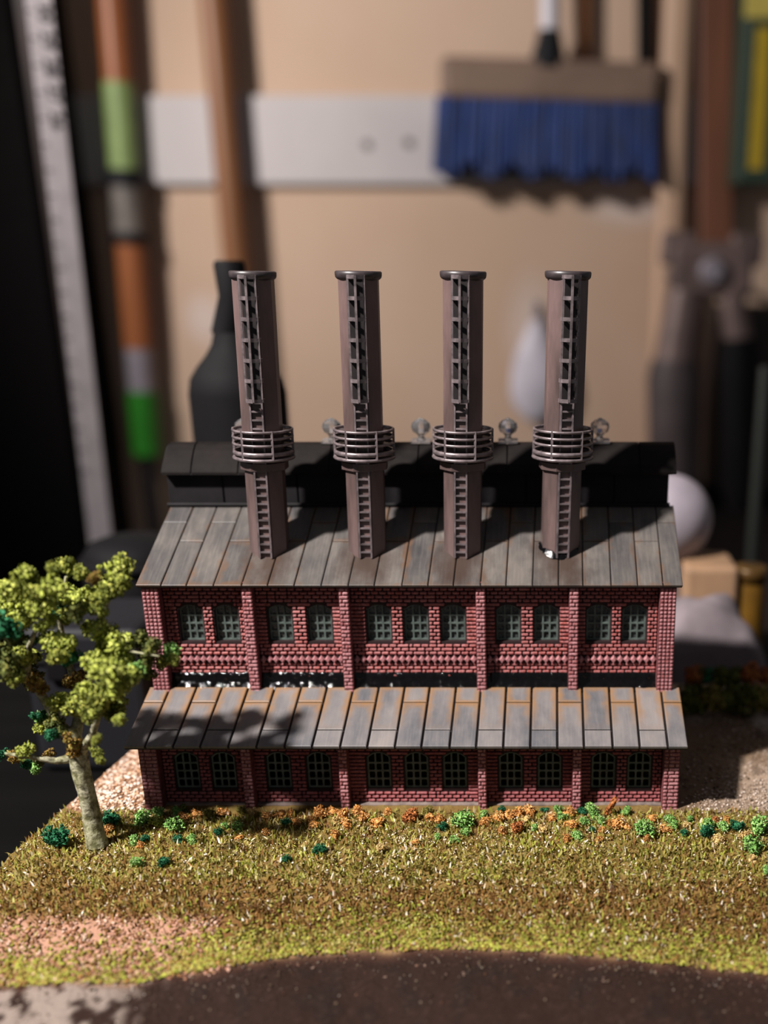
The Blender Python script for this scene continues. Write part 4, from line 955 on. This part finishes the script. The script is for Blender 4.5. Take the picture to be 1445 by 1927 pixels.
m = MB(); m.box((a.x, YG, zb), (b.x, YG+0.07, a.z)); bevel(m.build('body', M['darkgrey'], gc), 0.006, 3)
m = MB(); m.box((a.x-.001, YG-0.001, a.z-0.022), (b.x+.001, YG+0.071, a.z-0.018)); bevel(m.build('lid_rim', M['black'], gc), 0.001)
for x in (0.3, 0.7):
    xx = a.x+(b.x-a.x)*x; m = MB(); m.box((xx-.006, YG-0.004, a.z-0.030), (xx+.006, YG, a.z-0.010)); bevel(m.build('latch', M['black'], gc), 0.001)

# push broom hung on the wall
YBm = 1.546; bc = atY(1034, 156, YBm); s = mpp(bc)
bro = empty('push_broom', (bc.x, YBm, bc.z)); tag(bro, 'push broom with blue bristles hanging head down on the wall', 'broom')
tl = math.radians(1.6)
hw = 204*s; bh = 36*s; bdp = 0.032
def br(p): return Vector((bc.x + p[0]*math.cos(tl)+p[2]*math.sin(tl), YBm+p[1], bc.z - p[0]*math.sin(tl)+p[2]*math.cos(tl)))
m = MB(); m.box((-hw, -bdp, -bh), (hw, bdp, bh)); m.v = [tuple(br(p)) for p in m.v]; bevel(m.build('block', plain('broom_block', (118, 96, 82), 0.6, var=0.12, scale=10), bro), 0.012, 3)
M['blue'] = plain('blue_bristle', (14, 44, 100), 0.6, var=0.35, scale=90, stretch=(1, 1, .15))
nb = 26; rb = random.Random(9)
for k in range(nb):
    x = -hw*0.97+2*hw*0.97*k/(nb-1); m = MB()
    for row in range(4):
        y = -0.024+0.016*row
        for q in range(4):
            xx = x+rb.uniform(-.007, .007); fl_ = 0.07*(x/hw)+rb.uniform(-.03, .03); L_ = (118+10*math.sin(k*1.3)+rb.uniform(-7, 7))*s
            p0 = (xx, y, -bh+.004); p1 = (xx+fl_*L_*0.8, y+rb.uniform(-.006, .006)+(row-1.5)*.004, -bh-L_)
            r0 = 0.0042; pr0, pr1 = br(p0), br(p1); m.tube([pr0, pr0.lerp(pr1, .6), pr1], [r0, r0*1.15, r0*1.25], 5)
    o = m.build('bristle_tuft', M['blue'], bro); o['kind'] = 'stuff'
m = MB(); p0, p1 = br((-0.003, -0.005, bh-.012)), br((-0.002, -0.005, bh+.042))
m.tube([p0, p0.lerp(p1, .5), p1], [0.032, 0.024, 0.017], 18); m.build('socket', M['darkgrey'], bro)
m = MB(); m.tube([p1-Vector((0, 0, .01)), (p1.x, p1.y+0.02, 1.05)], [0.0155, 0.0155], 18); m.build('handle', plain('white_handle', (196, 190, 196), 0.35, var=0.05), bro)
# handles hung behind the broom
bh_ = empty('brown_pole', (X_(1100, 150, 1.55), 1.56, Z_(240, 1.56))); tag(bh_, 'thin brown wooden handle hanging behind the broom head', 'pole')
post('shaft', 1100, -90, 1.585, 30, bh_, M['wood'], v1=116)
kh = empty('black_pole', (X_(1214, 150, 1.55), 1.56, Z_(240, 1.56))); tag(kh, 'black metal handle hanging at the right end of the broom', 'pole')
post('shaft', 1214, -90, 1.584, 33, kh, M['black'], v1=118)
# right: light post, brown plank, loppers, green and yellow box
M['lightwood'] = plain('light_wood', (192, 158, 132), 0.5, var=0.1, scale=6, stretch=(5, 5, .4)); M['redwood'] = plain('red_brown_wood', (112, 70, 50), 0.5, var=0.15, scale=8, stretch=(4, 4, .5)); M['taupe'] = plain('worn_steel', (112, 94, 90), 0.45, 0.3, var=0.2, scale=14); M['brown_dark'] = plain('dark_brown_leather', (48, 36, 31), 0.6, var=0.25, scale=12)
lp = empty('light_post', (X_(1278, 0, 1.52), 1.52, FLOOR)); tag(lp, 'light wooden post standing right of the broom', 'post')
post('shaft', 1279, -90, 1.555, 54, lp, M['lightwood'], zb=FLOOR, shape='box', dpx=40, bv=0.012)
pk = empty('brown_plank', (X_(1345, 0, 1.52), 1.54, Z_(470, 1.565))); tag(pk, 'reddish brown plank hanging between the light post and the yellow box', 'plank')
post('board', 1346, -90, 1.565, 66, pk, M['redwood'], v1=470, shape='box', dpx=28, bv=0.004)
YLp = 1.42; lo_ = atY(1335, 510, YLp); s = mpp(lo_)
lop = empty('loppers', (lo_.x, YLp, lo_.z)); tag(lop, 'large old steel loppers with pivot bolt hanging at the right', 'loppers')
def lpt(u, v, dy=0.0): return atY(u, v, YLp+dy)
for side, pth in (('a', [(1278, 436), (1272, 500), (1300, 548)]), ('b', [(1408, 440), (1398, 500), (1352, 548)])):
    m = MB(); P3 = [lpt(*p) for p in pth]; m.bar(P3[1], P3[0], 62*s, 0.03, up=(0, 1, 0)); m.bar(P3[2], P3[1], 56*s, 0.026, up=(0, 1, 0)); bevel(m.build('jaw', M['taupe'], lop), 0.006)
m = MB(); a, b = lpt(1262, 455), lpt(1412, 560); m.box((a.x, YLp-0.02, b.z), (b.x, YLp+0.008, a.z)); bevel(m.build('pivot_plate', M['taupe'], lop), 0.012, 3)
m = MB(); m.tube([(lo_.x, YLp-0.012, lo_.z), (lo_.x, YLp-0.030, lo_.z), (lo_.x, YLp-0.034, lo_.z)], [24*s, 24*s, 18*s], 24); m.build('pivot_bolt', M['silver'], lop)
for (u0, v0, u1, v1, w_, mat) in ((1290, 545, 1268, 690, 84, 'taupe'), (1375, 545, 1388, 640, 56, 'taupe')):
    m = MB(); a, b = lpt(u0, v0), lpt(u1, v1); m.tube([a, b], [w_*s*.42, w_*s*.5], 18); m.build('handle', M[mat], lop)
for (u0, v0, u1, v1, w_) in ((1268, 676, 1266, 985, 96), (1388, 636, 1392, 960, 70)):
    m = MB(); a, b = lpt(u0, v0), lpt(u1, v1); m.tube([a, a.lerp(b, .1), a.lerp(b, .85), b], [w_*s*.46, w_*s*.54, w_*s*.52, w_*s*.35], 20); m.build('grip', plain('grip_dark', (66, 56, 56), 0.6, scale=14) if u0 < 1300 else M['black'], lop)
m = MB(); m.tube([(lo_.x, YLp+.005, lo_.z+.01), (lo_.x, 1.5522, lo_.z+.01)], [.006, .006], 10); m.build('hanger', M['silver'], lop)
gb = empty('green_box', (X_(1425, 150, 1.5), 1.5, 0.4)); tag(gb, 'dark green box with a tall yellow panel at the upper right', 'box')
a, b = atY(1386, 345, 1.45), atY(1520, -60, 1.45)
m = MB(); m.box((a.x, 1.45, a.z), (b.x, 1.55, b.z)); bevel(m.build('carton', plain('green_card', (44, 62, 50), 0.5, var=0.12), gb), 0.004)
c, d = atY(1408, 318, 1.449), atY(1452, 52, 1.449); m = MB(); m.box((c.x, 1.4475, c.z), (d.x, 1.4505, d.z)); m.build('yellow_panel', plain('yellow_print', (176, 148, 36), 0.5, var=0.12), gb)
c, d = atY(1400, 34, 1.449), atY(1500, -40, 1.449); m = MB(); m.box((c.x, 1.4475, c.z), (d.x, 1.4505, d.z)); m.build('yellow_panel', plain('pale_yellow_print', (190, 172, 84), 0.5, var=0.12), gb)
bx = empty('brown_cabinet', (X_(1430, 800, 1.3), 1.3, FLOOR)); tag(bx, 'dark brown leather-covered trunk standing behind the loppers grips', 'trunk')
a = atY(1322, 575, 1.495); m = MB(); m.box((a.x+.02, 1.495, FLOOR), (a.x+.5, 1.592, a.z)); bevel(m.build('body', M['brown_dark'], bx), 0.02, 3)
for k in (0.3, 0.7):
    zz = FLOOR+(a.z-FLOOR)*k; m = MB(); m.box((a.x+.018, 1.492, zz-.02), (a.x+.502, 1.594, zz+.02)); bevel(m.build('strap', M['black'], bx), .002)
gs = empty('green_post', (X_(1441, 700, 0.62), 0.62, FLOOR)); tag(gs, 'muted green metal post at the right edge behind the hedge', 'post')
post('shaft', 1440, 690, 0.62, 22, gs, plain('muted_green', (13, 17, 13), 0.5), zb=FLOOR)
# white bag on the wall behind the fourth chimney
p = atY(1010, 700, YW-0.03); s = mpp(p); bgm = bmesh.new(); bmesh.ops.create_uvsphere(bgm, u_segments=24, v_segments=16, radius=1)
for v_ in bgm.verts:
    c_ = v_.co; t_ = (c_.z+1)/2; wq = 0.35+0.65*(1-t_)**0.6 if t_ > 0.12 else 0.9
    v_.co = Vector((c_.x*wq*62*s, c_.y*0.025, c_.z*95*s)) * (1+0.08*noise.noise(c_*3))
me = bpy.data.meshes.new('bag'); bgm.to_mesh(me); bgm.free(); me.polygons.foreach_set('use_smooth', [True]*len(me.polygons))
bgE = empty('plastic_bag', (p.x, YW-0.03, p.z)); tag(bgE, 'pale bluish plastic bag hanging on the wall behind the right chimney', 'bag')
o = link('body', me, plain('bluish_white_film', (196, 190, 200), 0.4, var=0.12, scale=14)); o.parent = bgE
m = MB(); m.tube([(p.x, YW-0.03, p.z+0.08), (p.x, YW+0.001, p.z+0.115)], [.006, .006], 8); m.build('hanging_loop', M['silver'], bgE)
# on the bench at the right
YR = 0.33; p = atY(1256, 976, YR); s = mpp(p)
gl = empty('white_globe', (p.x, YR, zb)); tag(gl, 'round white plastic globe jar on the bench right of the clerestory', 'jar')
m = MB(); R_ = 84*s; m.lathe([(0.6*R_, 0), (0.62*R_, p.z-R_*0.85-zb)]+[(R_*math.sin(a_), p.z-zb-R_*math.cos(a_)) for a_ in [0.75+k*(PI-0.78)/14 for k in range(15)]], (p.x, YR, zb), 32); m.build('body', plain('white_plastic', (138, 130, 138), 0.4, var=0.06), gl)
m = MB(); m.lathe([(0.63*R_, zb+.012), (0.68*R_, zb+.013), (0.68*R_, zb+.02), (0.63*R_, zb+.021)], (p.x, YR, 0), 28); m.build('foot_ring', M['silver'], gl)
wb = empty('wood_block', (X_(1350, 1090, 0.31), 0.31, zb)); tag(wb, 'tan wood block lying in front of the white globe jar', 'block')
a, b = atY(1292, 1058, 0.285), atY(1386, 1140, 0.285); m = MB(); m.box((a.x, 0.285, zb), (b.x, 0.335, a.z-.004)); bevel(m.build('body', plain('tan_block', (142, 112, 86), 0.6, var=0.15, scale=20), wb), .003)
tpE = empty('gold_tin', (X_(1408, 1100, 0.30), 0.30, zb)); tag(tpE, 'round gold coloured tin next to the tan wood block', 'tin')
p = atY(1410, 1100, 0.30); s = mpp(p); tz = Z_(1066, 0.30); m = MB(); m.lathe([(30*s, zb), (31*s, zb+.002), (31*s, tz-.004), (29*s, tz), (0.0001, tz)], (p.x, 0.30, 0), 28); m.build('body', plain('gold_lacquer', (112, 80, 26), 0.4, 0.3, var=0.15), tpE)
m = MB(); m.lathe([(31*s, tz-.010), (32.5*s, tz-.010), (32.5*s, tz-.001), (29*s, tz+.0005), (0.0001, tz+.0005)], (p.x, 0.30, 0), 28); m.build('lid', plain('dark_gold', (84, 60, 26), 0.4, 0.3), tpE)
p = atY(1350, 1200, 0.235); s = mpp(p); rgm = bmesh.new(); bmesh.ops.create_grid(rgm, x_segments=40, y_segments=24, size=1)
for v_ in rgm.verts:
    x_, y_ = v_.co.x, v_.co.y; e = max(0, 1-max(abs(x_), abs(y_))**4); hh = (0.075*math.exp(-((x_+0.3)**4*1.6+(y_)**4*1.8))+0.010*noise.noise((x_*3, y_*3, 4)))*e
    v_.co = Vector((p.x+x_*0.062, 0.245+y_*0.042, zb+0.0025+max(0, hh)))
rgm.faces.ensure_lookup_table(); ex = bmesh.ops.extrude_face_region(rgm, geom=rgm.faces[:])
for g_ in ex['geom']:
    if isinstance(g_, bmesh.types.BMVert): g_.co.z -= 0.002
bmesh.ops.recalc_face_normals(rgm, faces=rgm.faces[:])
me = bpy.data.meshes.new('grey_rag'); rgm.to_mesh(me); rgm.free(); me.polygons.foreach_set('use_smooth', [True]*len(me.polygons))
tag(link('grey_rag', me, plain('grey_cloth', (112, 102, 106), 0.9, var=0.2, scale=30)), 'crumpled grey rag on the bench behind the foam hedge', 'rag')
